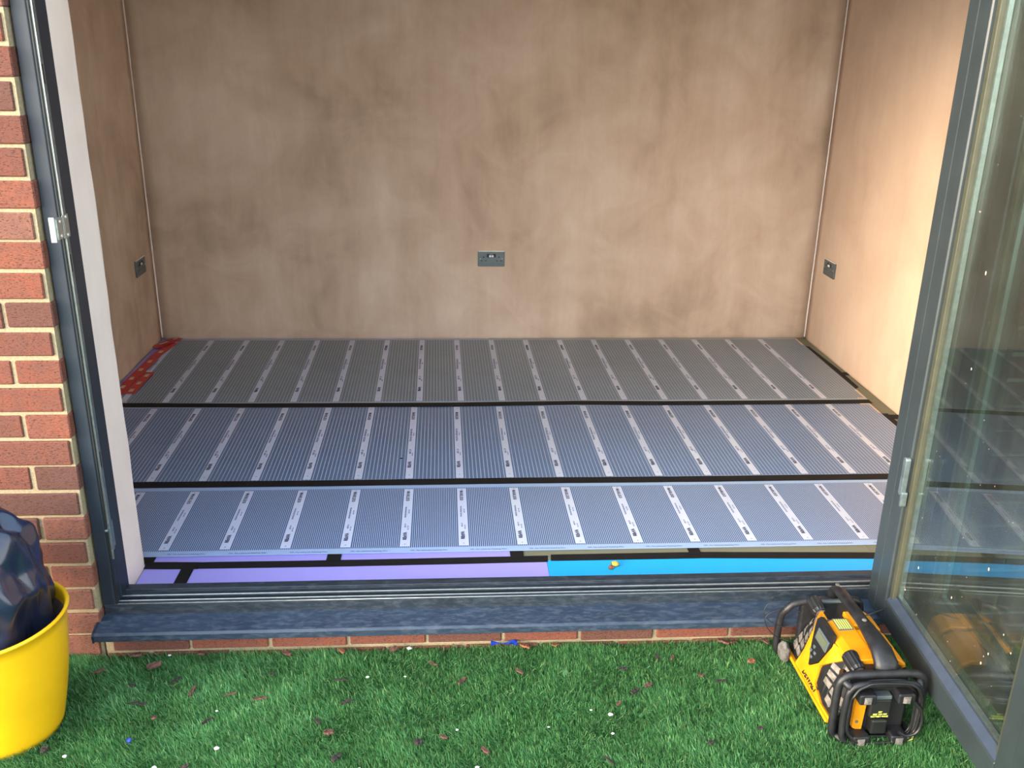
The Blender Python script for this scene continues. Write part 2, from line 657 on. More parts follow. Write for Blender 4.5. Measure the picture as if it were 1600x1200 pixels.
def brick_run(bm, tone, x0, x1, z_lo, z_hi, phase_even, phase_odd, face_y=0.0, k0=-3, k1=40, dz=0.0):
    r = random.Random(int(abs(x0) * 1000) + 5)
    for k in range(k0, k1):
        zb, zt = Z0 + dz + k * CH + JT / 2, Z0 + dz + (k + 1) * CH - JT / 2
        if zt > z_hi or zb < z_lo:
            continue
        ph = phase_even if k % 2 == 0 else phase_odd
        n0 = math.floor((x0 - ph) / BL) - 1
        for i in range(n0, n0 + int((x1 - x0) / BL) + 4):
            a, b = ph + i * BL + JT / 2, ph + (i + 1) * BL - JT / 2
            a, b = max(a, x0), min(b, x1)
            if b - a < 0.03:
                continue
            t = r.random()
            j = [r.uniform(-0.0022, 0.0022) for _ in range(6)]
            fs = box(bm, a + j[0], b + j[1] * 0.8, face_y + j[2], face_y + 0.1, zb + j[3], zt + j[4])
            for f in fs:
                for lp in f.loops:
                    lp[tone] = (t, t, t, 1)


def brick_wall(name, x0, x1, z_lo, z_hi, pe, po):
    bm = bmesh.new()
    tone = bm.loops.layers.float_color.new('tone')
    brick_run(bm, tone, x0, x1, z_lo, z_hi, pe, po)
    bmesh.ops.bevel(bm, geom=list(bm.edges), offset=0.0032, segments=1, affect='EDGES', clamp_overlap=True)
    for f in box(bm, x0 + 0.004, x1 - 0.004, 0.007, 0.1015, z_lo, z_hi):
        f.material_index = 1
    return structure(name, bm, [BRICK, MORTAR])


brick_wall('wall_front_left', -1.7, OL, -0.11, ZH, 0.308, 0.201 - 0.006)
brick_wall('wall_front_right', OR_, 5.0, -0.11, ZH, OR_ + 0.1125, OR_)
bm = bmesh.new()
tone = bm.loops.layers.float_color.new('tone')
brick_run(bm, tone, OL + 0.006, OR_ - 0.006, -0.12, 0.06, 0.893 + 0.11, 0.893, k0=-2, k1=0, dz=0.011)
bmesh.ops.bevel(bm, geom=list(bm.edges), offset=0.0032, segments=1, affect='EDGES', clamp_overlap=True)
for f in box(bm, OL + 0.002, OR_ - 0.002, 0.007, 0.1015, -0.12, 0.045):
    f.material_index = 1
structure('wall_front_plinth', bm, [BRICK, MORTAR])
bm = bmesh.new()
tone = bm.loops.layers.float_color.new('tone')
brick_run(bm, tone, -1.7, 5.0, ZH, 3.0, 0.308, 0.195, k1=40)
for f in box(bm, -1.69, 4.99, 0.007, 0.1015, ZH, 3.0):
    f.material_index = 1
structure('wall_front_top', bm, [BRICK, MORTAR])

# ground under the turf
bm = bmesh.new(); box(bm, -6, 9, -9, 0.004, -0.16, -0.052)
structure('ground', bm, TURF_B)


# external sill
def along_x(p, q, t):
    return (t, p, q)


bm = bmesh.new()
prism(bm, [(-0.049, 0.046), (-0.051, 0.067), (-0.045, 0.0725), (0.030, 0.084), (0.030, 0.078), (-0.043, 0.066), (-0.043, 0.046)], along_x, 0.420, 2.965)
sill = structure('windowsill_1', bm, SILLM, bevel=0.0012)
bm = bmesh.new()
prism(bm, [(-0.0505, 0.044), (-0.0530, 0.067), (-0.045, 0.0745), (0.026, 0.086), (0.026, 0.046)], along_x, 0.416, 0.421)
link('sill_end_cap', bm, ANTH, parent=sill)
bm = bmesh.new()
prism(bm, [(-0.0505, 0.044), (-0.0530, 0.067), (-0.045, 0.0745), (0.026, 0.086), (0.026, 0.046)], along_x, 2.964, 2.969)
link('sill_end_cap', bm, ANTH, parent=sill)

# door frame
frame = tag(empty('door_1', (0, 0, 0)), kind='structure')
JX0, JX1 = OL + 0.004, 0.470
# threshold: front face, two bright track lips with a groove between, dusty inner tread, back upstand
bm = bmesh.new()
prism(bm, [(0.028, 0.048), (0.028, 0.117), (0.031, 0.120), (0.042, 0.120), (0.044, 0.118), (0.044, 0.112),
           (0.066, 0.112), (0.066, 0.118), (0.068, 0.120), (0.086, 0.119), (0.092, 0.116), (0.095, 0.116), (0.096, 0.124), (0.125, 0.124), (0.125, 0.048)], along_x, JX0, OR_ - 0.004)
link('threshold', bm, ANTH_D, parent=frame, bevel=0.0008, seg=1)
for y0 in (0.0405, 0.0660):
    bm = bmesh.new()
    box(bm, JX1 - 0.002, 2.90, y0, y0 + 0.0035, 0.1185, 0.1225)
    link('track_lip', bm, STEEL, parent=frame, bevel=0.0007, seg=1)
bm = bmesh.new(); box(bm, JX1, 2.90, 0.0445, 0.0655, 0.1122, 0.1136)
link('track_groove', bm, GASKET, parent=frame)
bm = bmesh.new(); tube(bm, [(JX1, 0.0275, 0.1205), (2.90, 0.0275, 0.1205)], 0.0012, n=6)
link('front_seal', bm, STEEL, parent=frame)


def jamb(side):
    s = 1 if side < 0 else -1
    X = (lambda d: OL + d) if side < 0 else (lambda d: OR_ - d)
    fn = lambda p, q, t: (X(p), q, t)
    bm = bmesh.new()
    pr = [(0.003, 0.027), (0.036, 0.027), (0.038, 0.029), (0.038, 0.036), (0.042, 0.036), (0.042, 0.062), (0.044, 0.062), (0.044, 0.125), (0.003, 0.125)]
    prism(bm, pr, fn, 0.118, ZH - 0.045)
    link('jamb', bm, ANTH, parent=frame, bevel=0.0008, seg=1)
    bm = bmesh.new()
    prism(bm, [(0.0385, 0.0295), (0.0425, 0.0295), (0.0425, 0.0345), (0.0385, 0.0345)], fn, 0.122, ZH - 0.045)
    link('jamb_seal', bm, GASKET, parent=frame)
    bm = bmesh.new()
    prism(bm, [(0.0425, 0.037), (0.0475, 0.037), (0.0475, 0.041), (0.0425, 0.041)], fn, 0.26, ZH - 0.045)
    link('jamb_lip', bm, STEEL, parent=frame)
    bm = bmesh.new()
    prism(bm, [(0.0425, 0.042), (0.0445, 0.042), (0.0445, 0.061), (0.0425, 0.061)], fn, 0.28, ZH - 0.05)
    rl = link('lock_rail', bm, RAIL, parent=frame)
    bm = bmesh.new()
    for z in (1.10, 0.56, 1.55):
        box(bm, X(0.0440), X(0.0450), 0.047, 0.0545, z - 0.022, z + 0.022)
    link('slot', bm, GASKET, parent=rl)
    return X


XJ = jamb(-1)
jamb(1)
# strikes on the left jamb
st = bmesh.new()
box(st, XJ(0.0445), XJ(0.0470), 0.030, 0.066, 1.165, 1.222)
box(st, XJ(0.0380), XJ(0.0470), -0.006, 0.030, 1.168, 1.219)
box(st, XJ(0.0300), XJ(0.0440), -0.012, -0.004, 1.163, 1.224)
so = link('strike_plate', st, STEEL, parent=frame, bevel=0.001, seg=1)
st = bmesh.new()
for y, z in ((0.012, 1.176), (0.012, 1.211), (0.050, 1.172), (0.050, 1.216)):
    m_ = Matrix.Translation((XJ(0.0475), y, z)) @ Matrix.Rotation(math.pi / 2, 4, 'Y')
    bmesh.ops.create_cone(st, cap_ends=True, segments=10, radius1=0.0032, radius2=0.0032, depth=0.002, matrix=m_)
link('screw', st, PALE_EDGE, parent=so)
st = bmesh.new()
box(st, XJ(0.0445), XJ(0.0468), 0.036, 0.066, 0.290, 0.372)
box(st, XJ(0.0380), XJ(0.0468), 0.024, 0.040, 0.352, 0.358)
link('strike_plate', st, RAIL, parent=frame, bevel=0.0015, seg=1)
bm = bmesh.new(); box(bm, OL + 0.003, OR_ - 0.003, 0.027, 0.125, ZH - 0.045, ZH)
link('head', bm, ANTH, parent=frame)


# open leaves
def leaf(name, q, ang, length, with_lock=True):
    o = tag(empty(name, (q[0], q[1], 0.0), math.radians(-90 - ang)), kind='structure')
    ZB, ZT, T = 0.088, 2.005, 0.066
    sw = 0.118
    # stiles: outline in (s, y) swept up, face has a small step
    for a, b, flip in ((0.0, sw, 1), (length - sw, length, -1)):
        bm = bmesh.new()
        pr = [(0, 0), (0.052, 0), (0.053, 0.0015), (sw - 0.006, 0.0015), (sw - 0.003, 0.006), (sw - 0.003, T - 0.004), (0, T)]
        if flip < 0:
            pr = [(length - p, y) for p, y in pr]
        prism(bm, pr, lambda p, y, t: (p, y, t), ZB, ZT)
        link('stile', bm, ANTH_G, parent=o, bevel=0.001, seg=1)
    for z0, z1, top in ((ZB, ZB + 0.068, 1), (ZT - 0.08, ZT, -1)):
        bm = bmesh.new()
        if top > 0:
            pr = [(0.0015, z0), (0.0015, z1 - 0.002), (0.006, z1 + 0.003), (T - 0.006, z1 + 0.003), (T, z1 - 0.002), (T, z0)]
        else:
            pr = [(0.0015, z0), (T, z0), (T, z1), (0.0015, z1)]
        prism(bm, pr, lambda y, z, t: (t, y, z), sw - 0.003, length - sw + 0.003)
        link('rail', bm, ANTH_G, parent=o, bevel=0.001, seg=1)
    g0, g1, h0, h1 = sw + 0.014, length - sw - 0.014, ZB + 0.085, ZT - 0.095
    # glazing beads
    for x0, x1 in ((sw - 0.003, g0 + 0.002), (g1 - 0.002, length - sw + 0.003)):
        bm = bmesh.new(); box(bm, x0, x1, 0.012, T - 0.010, ZB + 0.06, ZT - 0.075)
        link('glazing_bead', bm, BEAD, parent=o, bevel=0.002)
    bm = bmesh.new()
    prism(bm, [(0.004, ZB + 0.071), (0.021, ZB + 0.088), (0.044, ZB + 0.088), (T - 0.008, ZB + 0.071)], lambda y, z, t: (t, y, z), sw, length - sw)
    link('glazing_bead', bm, BEADM, parent=o)
    bm = bmesh.new()
    box(bm, g0 - 0.004, g1 + 0.004, 0.0215, 0.0255, h0 - 0.004, h1 + 0.02)
    box(bm, g0 - 0.004, g1 + 0.004, 0.0395, 0.0435, h0 - 0.004, h1 + 0.02)
    link('glass_pane', bm, GLASS, parent=o)
    # bright aluminium spacer round the sealed unit
    bm = bmesh.new()
    for x0, x1, z0, z1 in ((g0 - 0.003, g0 + 0.010, h0, h1), (g1 - 0.010, g1 + 0.003, h0, h1), (g0, g1, h0 - 0.003, h0 + 0.009), (g0, g1, h1 - 0.009, h1 + 0.003)):
        box(bm, x0, x1, 0.0265, 0.0385, z0, z1)
    link('glass_spacer', bm, STEEL, parent=o)
    return o


leaf_b = leaf('door_2', (2.665, 0.030), 4.0, 0.877)
leaf_a = leaf('door_3', (2.782, 0.022), 1.0, 0.877)
# hinge block on the stile of the front leaf
bm = bmesh.new()
pr = rrect(-0.009, 0.009, -0.056, 0.056, 0.008, 4)
prism(bm, pr, lambda p, q, t: (0.112 + p, t, 0.545 + q), -0.012, 0.003)
prism(bm, rrect(-0.005, 0.005, -0.022, 0.022, 0.004, 3), lambda p, q, t: (0.119 + p, t, 0.478 + q), -0.009, 0.008)
link('hinge', bm, GUNMETAL if False else RAIL, parent=leaf_b, bevel=0.002)
# plaster splashes on the glass
bm = bmesh.new()
rr = random.Random(21)
spl = [(0.30, 0.92), (0.23, 0.33), (0.42, 0.36), (0.55, 0.52), (0.62, 0.34), (0.66, 0.42), (0.18, 0.23), (0.60, 0.30), (0.70, 0.40), (0.28, 1.15)]
for i in range(70):
    if i < len(spl):
        s, z = spl[i]; r = rr.uniform(0.0022, 0.0036)
    else:
        s, z = rr.uniform(0.16, 0.73), 0.2 + 1.5 * rr.random() ** 1.6; r = rr.uniform(0.0006, 0.0014)
    bmesh.ops.create_icosphere(bm, subdivisions=1, radius=r, matrix=Matrix.Translation((s, 0.0212, z)) @ Matrix.Diagonal((0.8, 0.35, rr.uniform(1, 1.8), 1)))
sp = link('plaster_splash', bm, CREAM, parent=leaf_b)
sp['kind'] = 'stuff'

# ------------------------------------------------------------------ insulation boards on the screed
ZB0, ZB1 = ZF, 0.0640
cols = [XL + 0.004, 0.450, 1.030, 1.628, 2.222, 2.815, XR - 0.004]


def board(label, x0, x1, y0, y1, m, grp):
    bm = bmesh.new()
    box(bm, 0.0005, x1 - x0 - 0.0005, 0.0005, y1 - y0 - 0.0005, 0, ZB1 - ZB0)
    o = link('insulation_board', bm, m, loc=(x0, y0, ZB0))
    return tag(o, label, 'insulation board', grp)


g1 = 'insulation boards along the threshold'
board('short lilac insulation board at the left plaster reveal, left of the cross of black tape', 0.452, 0.588, 0.130, 0.318, LILAC, g1)
board('long lilac insulation board directly behind the threshold', 0.588, 1.724, 0.130, 0.318, LILAC, g1)
board('bright cyan insulation board behind the threshold', 1.724, 2.912, 0.130, 0.318, CYAN, g1)
g2 = 'insulation boards under the heating film'
for r_, (y0, y1) in enumerate(((0.340, 1.540), (1.540, 2.745))):
    rowtxt = ('front', 'back')[r_]
    for i in range(6):
        x0, x1 = cols[i], cols[i + 1]
        lil = i <= 2
        name = 'lilac' if lil else 'olive'
        ordw = ('leftmost', 'second from the left', 'third from the left', 'third from the right', 'second from the right', 'rightmost')[i]
        board('%s insulation board under the film, %s of the %s row' % (name, ordw, rowtxt),
              x0, x1, y0 if x0 > 0.4 else y0, y1, LILAC if lil else OLIVE, g2)
# the strip between the two board rows
board('narrow olive insulation strip between the cyan board and the narrow heating film', 1.652, 2.912, 0.3185, 0.3395, OLIVE, g1)
board('narrow lilac insulation strip under the long black tape near the threshold', 0.452, 1.652, 0.3185, 0.3395, LILAC, g1)

# ------------------------------------------------------------------ heating film
ZM = 0.0668


def mat_film(label, x0, x1, y0, y1, pitch, xc, ycen, label_w, nl, duty, shear, margin, comb, lines, dark, lettering):
    root = tag(empty('heating_film', (x0, y0, ZB1)), label, 'heating film', 'rolls of striped underfloor heating film')
    L, W = x1 - x0, y1 - y0
    m = film_mat('film_%d' % int(W * 1000), pitch, xc - x0 + shear * (ycen - y0), label_w, nl, duty, shear, margin, W - margin, comb, lines, dark, L - 0.08)
    bm = bmesh.new()
    nu, nv = 70, 12
    top, botm = [], []
    for j in range(nv + 1):
        rt, rb = [], []
        for i in range(nu + 1):
            x, y = L * i / nu, W * j / nv
            z = 0.0030 + 0.0008 * noise.noise(Vector((x * 2.1 + y0 * 3, y * 3.0, 0.3)))
            rt.append(bm.verts.new((x, y, z + 0.0004)))
            rb.append(bm.verts.new((x, y, z)))
        top.append(rt); botm.append(rb)
    for j in range(nv):
        for i in range(nu):
            bm.faces.new((top[j][i], top[j][i + 1], top[j + 1][i + 1], top[j + 1][i])).smooth = True
    film = link('film_sheet', bm, m, parent=root)
    for v in botm:
        pass
    # printed lettering on every pale bar
    word, sub1, sub2, brand, tagl = lettering
    kmin, kmax = math.ceil((x0 - xc) / pitch), math.floor((x1 - xc) / pitch)
    R90 = Matrix.Rotation(math.pi / 2, 4, 'Z')
    RM = Matrix.Rotation(-math.pi / 2, 4, 'Z')
    H = W - 2 * margin
    for k in range(kmin, kmax + 1):
        def at(f, off=0.0):
            y = margin + H * f
            x = xc - x0 + k * pitch - shear * (y - (ycen - y0)) + off
            return Matrix.Translation((x, y, 0.0048))
        cx = xc - x0 + k * pitch
        if cx < 0.02 or cx > L - 0.08:
            continue
        big = bmesh.new(); small = big
        add_text(big, word, at(0.845, -0.002) @ RM)
        add_text(big, brand, at(0.17, -0.002) @ R90)
        nb = len(big.faces)
        add_text(small, sub1, at(0.56, -0.006) @ RM)
        add_text(small, sub2, at(0.335, -0.004) @ RM)
        add_text(small, tagl, at(0.57, 0.006) @ RM)
        add_text(small, tagl, at(0.30, 0.006) @ RM)
        for f in (0.045, 0.955):
            t = at(f)
            for a in (0.0, math.pi / 2):
                box(small, -0.0035, 0.0035, -0.0006, 0.0006, 0, 0.0002, mat=t @ Matrix.Rotation(a, 4, 'Z'))
        big.faces.ensure_lookup_table()
        for f_ in big.faces[nb:]:
            f_.material_index = 1
        link('printed_lettering', big, [INK, INK_S], parent=root)
    return root, film, L, W


def words_for(h):
    return (text_mesh('MARLEO', 0.0165 if h < 0.6 else 0.018, 1.35, 0.0006), text_mesh('FAR INFRARED HEATING', h * 0.0155 * 1.0, 1.0, 0.0002),
            text_mesh('AC 230V', h * 0.0155, 1.0, 0.0002), text_mesh('RExVA', 0.017 if h < 0.6 else 0.019, 1.05, 0.0007), text_mesh('60Hz 220W', 0.006, 1.0))


R1 = mat_film('widest striped heating film against the back wall', -0.112, 3.412, 1.730, 2.728, 0.1935, 1.456, 2.23, 0.0295, 13, 0.80, 0.0141, 0.018, 0.006,
              lin(180, 200, 218), lin(80, 98, 114), words_for(0.95))
R2 = mat_film('middle striped heating film between the two long black tapes', -0.150, 3.396, 0.905, 1.700, 0.194, 1.446, 1.30, 0.0290, 13, 0.80, 0.0085, 0.018, 0.006,
              lin(180, 204, 236), lin(72, 96, 128), words_for(0.78))
R3 = mat_film('narrow finely striped heating film nearest the threshold', -0.150, 3.396, 0.374, 0.880, 0.1956, 1.456, 0.63, 0.0326, 30, 0.52, 0.0079, 0.034, 0.008,
              lin(172, 200, 236), lin(36, 52, 88), words_for(0.47))
# small print along the clear near margin
bm = bmesh.new()
tm = text_mesh('FIR  Far Infrared Heating Film', 0.0095, 1.05, 0.0002)
for k in range(-7, 11):
    x = 1.456 + (k + 0.42) * 0.1956
    if 0.0 < x < 3.3:
        add_text(bm, tm, Matrix.Translation((x + 0.150, 0.013, 0.0048)))
link('margin_lettering', bm, INK_S, parent=R3[1])
# pale sealed corner strips
for root, x, y, w, h in ((R1[0], 3.372, 2.712, 0.034, 0.014), (R1[0], 3.398, 2.590, 0.012, 0.135), (R1[0], 3.398, 1.755, 0.012, 0.110), (R1[0], 3.366, 1.742, 0.040, 0.014),
                         (R2[0], 3.350, 1.668, 0.044, 0.013), (R2[0], 3.384, 1.556, 0.011, 0.112), (R1[0], -0.112, 1.748, 0.050, 0.018)):
    bm = bmesh.new()
    box(bm, 0, w, 0, h, 0, 0.0012)
    o = link('sealed_corner', bm, CREAM, parent=root, loc=(x - root.location.x, y - root.location.y, 0.0044))


# ------------------------------------------------------------------ tapes
def ribbon(name, label, pts, width, z, m, grp=None, cat='tape', ends=(0.0, 0.0), seed=0, loc=True):
    """flat strip along the polyline pts (x, y)"""
    P = [Vector((p[0], p[1], 0)) for p in pts]
    dense = []
    for a, b in zip(P[:-1], P[1:]):
        n = max(2, int((b - a).length / 0.06))
        for k in range(n):
            dense.append(a.lerp(b, k / n))
    dense.append(P[-1])
    base = dense[0].copy()
    bm = bmesh.new()
    L, R = [], []
    for i, p in enumerate(dense):
        t = (dense[min(i + 1, len(dense) - 1)] - dense[max(i - 1, 0)]).normalized()
        n = Vector((-t.y, t.x, 0))
        w = width / 2 * (1 + 0.05 * noise.noise(Vector((p.x * 9, p.y * 9, seed))))
        sl = ends[0] if i == 0 else ends[1] if i == len(dense) - 1 else 0
        q = p - base
        zz = 0.0003 * noise.noise(Vector((p.x * 4, p.y * 4, 2)))
        L.append((q + n * w + t * sl, zz)); R.append((q - n * w - t * sl, zz))
    tv = [[bm.verts.new((v.x, v.y, 0.0005 + zz)) for v, zz in side] for side in (L, R)]
    bv = [[bm.verts.new((v.x, v.y, 0.0 + zz)) for v, zz in side] for side in (L, R)]
    n = len(dense)
    for i in range(n - 1):
        bm.faces.new((tv[0][i], tv[1][i], tv[1][i + 1], tv[0][i + 1]))
        bm.faces.new((bv[0][i], bv[0][i + 1], bv[1][i + 1], bv[1][i]))
        bm.faces.new((tv[0][i], tv[0][i + 1], bv[0][i + 1], bv[0][i]))
        bm.faces.new((tv[1][i + 1], tv[1][i], bv[1][i], bv[1][i + 1]))
    for i in (0, n - 1):
        bm.faces.new((tv[0][i], bv[0][i], bv[1][i], tv[1][i]))
    o = link(name, bm, m, loc=(base.x, base.y, z))
    return tag(o, label, cat, grp)


ZT1 = ZB1 + 0.0006
tg = 'black joining tapes on the floor'
ribbon('black_tape', 'long black tape joining the back film and the middle film', [(-0.15, 1.722), (0.527, 1.706), (1.403, 1.700), (2.0, 1.712), (2.4, 1.700), (2.76, 1.700), (3.410, 1.704)], 0.050, ZM + 0.0024, TAPE, tg)
ribbon('black_tape', 'long black tape joining the middle film and the narrow film', [(-0.15, 0.899), (0.92, 0.892), (1.65, 0.895), (2.39, 0.890), (3.395, 0.893)], 0.050, ZM + 0.0024, TAPE, tg)
ribbon('black_tape', 'long black tape across the lilac boards near the threshold', [(0.560, 0.322), (1.10, 0.320), (1.729, 0.325)], 0.040, ZT1, TAPE, tg, ends=(0, 0.002))
ribbon('black_tape', 'short black tape end touching the left reveal, overlapped by the long lilac tape', [(0.450, 0.326), (0.620, 0.320)], 0.042, ZT1 + 0.0006, TAPE, tg)
ribbon('black_tape', 'long black tape across the cyan board edge', [(1.739, 0.331), (2.24, 0.331), (2.91, 0.305)], 0.040, ZT1, TAPE, tg, ends=(0.002, 0))
ribbon('black_tape', 'short black tape from the left tape crossing down to the threshold', [(0.585, 0.128), (0.587, 0.305)], 0.040, ZT1 + 0.0012, TAPE, tg)
ribbon('black_tape', 'short black tape under the film corner beside the left reveal', [(0.447, 0.335), (0.447, 0.44)], 0.046, ZT1 + 0.0012, TAPE, tg)
ribbon('black_tape', 'short black tape peeping out below the film, left half of the lilac boards', [(1.037, 0.335), (1.037, 0.44)], 0.046, ZT1 + 0.0012, TAPE, tg)
ribbon('black_tape', 'short black tape below the film where lilac and olive boards meet', [(1.630, 0.335), (1.630, 0.44)], 0.044, ZT1 + 0.0012, TAPE, tg)
ribbon('black_tape', 'short black tape below the film above the cyan board', [(2.220, 0.335), (2.220, 0.44)], 0.040, ZT1 + 0.0012, TAPE, tg)
ribbon('black_tape', 'long black tape beside the back film along the right wall', [(3.412, 2.590), (3.424, 2.20), (3.418, 1.890)], 0.044, ZT1, TAPE, tg, ends=(0.02, -0.02))
ribbon('black_tape', 'short black tape crossing to the right wall beside the back film', [(3.400, 2.110), (3.468, 2.110)], 0.044, ZT1 + 0.0006, TAPE, tg)
ribbon('black_tape', 'wide black tape to the right wall beside the middle film', [(3.400, 1.520), (3.468, 1.516)], 0.052, ZT1 + 0.0006, TAPE, tg)
ribbon('black_tape', 'black tape running forward beside the middle film along the right wall', [(3.408, 1.560), (3.412, 0.95)], 0.040, ZT1, TAPE, tg)

rg = 'red tapes along the left edge of the back film'


def red(label, pts, width, z, marks, m2=CREAM, mw=0.022):
    o = ribbon('red_tape', label, pts, width, z, RED, rg)
    for (x, y, a) in marks:
        bm = bmesh.new()
        box(bm, -0.010, 0.010, -0.019, 0.019, 0, 0.0003)
        link('printed_patch', bm, m2, parent=o, loc=(x - pts[0][0], y - pts[0][1], 0.0009), rot=(0, 0, a))
    return o


red('long red tape with cream patches along the left wall', [(-0.142, 1.79), (-0.138, 2.10), (-0.128, 2.45), (-0.100, 2.66)], 0.052, ZM + 0.0028,
    [(-0.148, 1.84, 0), (-0.146, 1.96, 0), (-0.142, 2.08, 0), (-0.138, 2.21, 0), (-0.132, 2.34, 0), (-0.122, 2.50, -0.1)])
red('short red tape piece overlapping the edge of the back film', [(-0.088, 1.865), (-0.083, 2.170)], 0.050, ZM + 0.0036, [(-0.090, 1.91, 0), (-0.086, 2.01, 0), (-0.082, 2.12, 0)])
# crumpled piece at the corner
o = ribbon('red_tape', 'crumpled red tape piece lying askew in the back left corner', [(-0.178, 2.56), (-0.13, 2.66), (-0.095, 2.73)], 0.060, ZM + 0.004, RED, rg, ends=(0.006, -0.01))
for v in o.data.vertices:
    v.co.z += 0.004 * abs(noise.noise(Vector((v.co.x * 50, v.co.y * 50, 1)))) + 0.002
bm = bmesh.new()
box(bm, -0.009, 0.009, -0.03, 0.03, 0, 0.0004, mat=Matrix.Translation((0.035, 0.07, 0.0075)) @ Matrix.Rotation(-0.5, 4, 'Z'))
box(bm, -0.009, 0.009, -0.025, 0.025, 0, 0.0004, mat=Matrix.Translation((0.078, 0.155, 0.0075)) @ Matrix.Rotation(-0.4, 4, 'Z'))
link('printed_patch', bm, CREAM, parent=o)


# ------------------------------------------------------------------ double sockets
def socket(label, loc, rz):
    root = tag(empty('wall_socket', loc, rz), label, 'socket', 'double sockets on the plaster walls')
    W, H, D = 0.146, 0.086, 0.009
    bm = bmesh.new()
    prism(bm, rrect(-W / 2, W / 2, -H / 2, H / 2, 0.004, 3), lambda p, q, t: (p, -t, q), 0.0, D)
    link('faceplate', bm, GUNMETAL, parent=root, bevel=0.0015)
    bm = bmesh.new(); box(bm, -W / 2 + 0.001, W / 2 - 0.001, -D - 0.0006, 0, H / 2 - 0.003, H / 2 + 0.0012)
    link('top_edge_glint', bm, PALE_EDGE, parent=root)  # light catching the plate's top edge, painted as a pale strip
    for sx in (-1, 1):
        bm = bmesh.new()
        cx = sx * 0.0175
        prism(bm, rrect(cx - 0.0075, cx + 0.0075, 0.008, 0.028, 0.002, 2), lambda p, q, t: (p, -t, q), D - 0.001, D + 0.003)
        sw_ = link('rocker_switch', bm, DARKP, parent=root, bevel=0.0008)
        bm = bmesh.new()
        bmesh.ops.create_uvsphere(bm, u_segments=12, v_segments=8, radius=0.0062, matrix=Matrix.Translation((sx * 0.0072, -D - 0.003, 0.015)) @ Matrix.Diagonal((1, 0.3, 1, 1)))
        link('rocker_tip', bm, WHITE, parent=sw_, smooth=True)
        bm = bmesh.new()
        x = sx * 0.042
        box(bm, x - 0.0035, x + 0.0035, -D - 0.0004, -D + 0.001, 0.006, 0.013)
        for q in (-0.011, 0.011):
            box(bm, x + q - 0.005, x + q + 0.005, -D - 0.0004, -D + 0.001, -0.0135, -0.0095)
        link('pin_holes', bm, GASKET, parent=root)
        bm = bmesh.new()
        bmesh.ops.create_cone(bm, cap_ends=True, segments=12, radius1=0.003, radius2=0.0026, depth=0.0015,
                              matrix=Matrix.Translation((sx * 0.060, -D - 0.0004, 0.0)) @ Matrix.Rotation(math.pi / 2, 4, 'X'))
        link('screw', bm, STEEL, parent=root)
    return root


socket('grey double socket in the middle of the back wall', (1.642, YB - 0.001, 0.525), 0)
socket('grey double socket on the left wall near the back corner', (XL + 0.001, 2.520, 0.527), math.pi / 2)
socket('grey double socket on the sunlit right wall', (XR - 0.001, 2.515, 0.526), -math.pi / 2)

# ------------------------------------------------------------------ yellow tub and bin bag
TC = Vector((0.279, -0.284, -0.050))
TH, TRT, TRB = 0.350, 0.180, 0.128
tub = tag(empty('flexible_tub', TC), 'yellow flexible tub holding a black bag beside the brick wall', 'tub')
bm = bmesh.new()
prof = [(0.0, 0.004), (TRB - 0.02, 0.003), (TRB - 0.004, 0.006), (TRB + 0.002, 0.016)]
for k in range(1, 14):
    f = k / 13
    prof.append((TRB + 0.002 + (TRT - TRB - 0.004) * (f ** 0.9) + 0.006 * math.sin(f * math.pi), 0.016 + (TH - 0.026) * f))
prof += [(TRT + 0.003, TH - 0.008), (TRT + 0.005, TH - 0.003), (TRT + 0.003, TH), (TRT - 0.003, TH), (TRT - 0.006, TH - 0.006)]
n_out = len(prof)
for k in range(13, -1, -1):
    f = k / 13
    prof.append((TRB - 0.003 + (TRT - TRB - 0.004) * (f ** 0.9) + 0.006 * math.sin(f * math.pi), 0.020 + (TH - 0.036) * f))
prof.append((0.0, 0.014))
NS = 72
rings = []
for (r, z) in prof:
    ring = []
    for k in range(NS):
        a = 2 * math.pi * k / NS
        w = 1 + 0.012 * math.cos(2 * a + 0.6) * (z / TH)
        ring.append(bm.verts.new((r * w * math.cos(a), r * w * math.sin(a), z + 0.004 * math.cos(2 * a) * (z / TH) ** 2)))
    rings.append(ring)
for i in range(len(rings) - 1):
    for k in range(NS):
        f = bm.faces.new((rings[i][k], rings[i][(k + 1) % NS], rings[i + 1][(k + 1) % NS], rings[i + 1][k]))
        f.smooth = True
        if i >= n_out + 1:
            f.material_index = 1
bmesh.ops.remove_doubles(bm, verts=bm.verts, dist=1e-6)
link('tub_body', bm, [TUBY, DIRT], parent=tub)
for sgn in (0, 1):
    a = math.radians(205 + 180 * sgn) if False else math.radians(160 + 180 * sgn)
    if sgn == 1:
        continue
    bm = bmesh.new()
    pts = []
    for k in range(13):
        t = -1 + 2 * k / 12
        pts.append(((TRT + 0.005 + 0.03 * (1 - t * t)) * math.cos(a + t * 0.35), (TRT + 0.005 + 0.03 * (1 - t * t)) * math.sin(a + t * 0.35), TH - 0.004 + 0.045 * (1 - t * t)))
    tube(bm, pts, 0.009, n=10)
    link('handle', bm, TUBY, parent=tub)

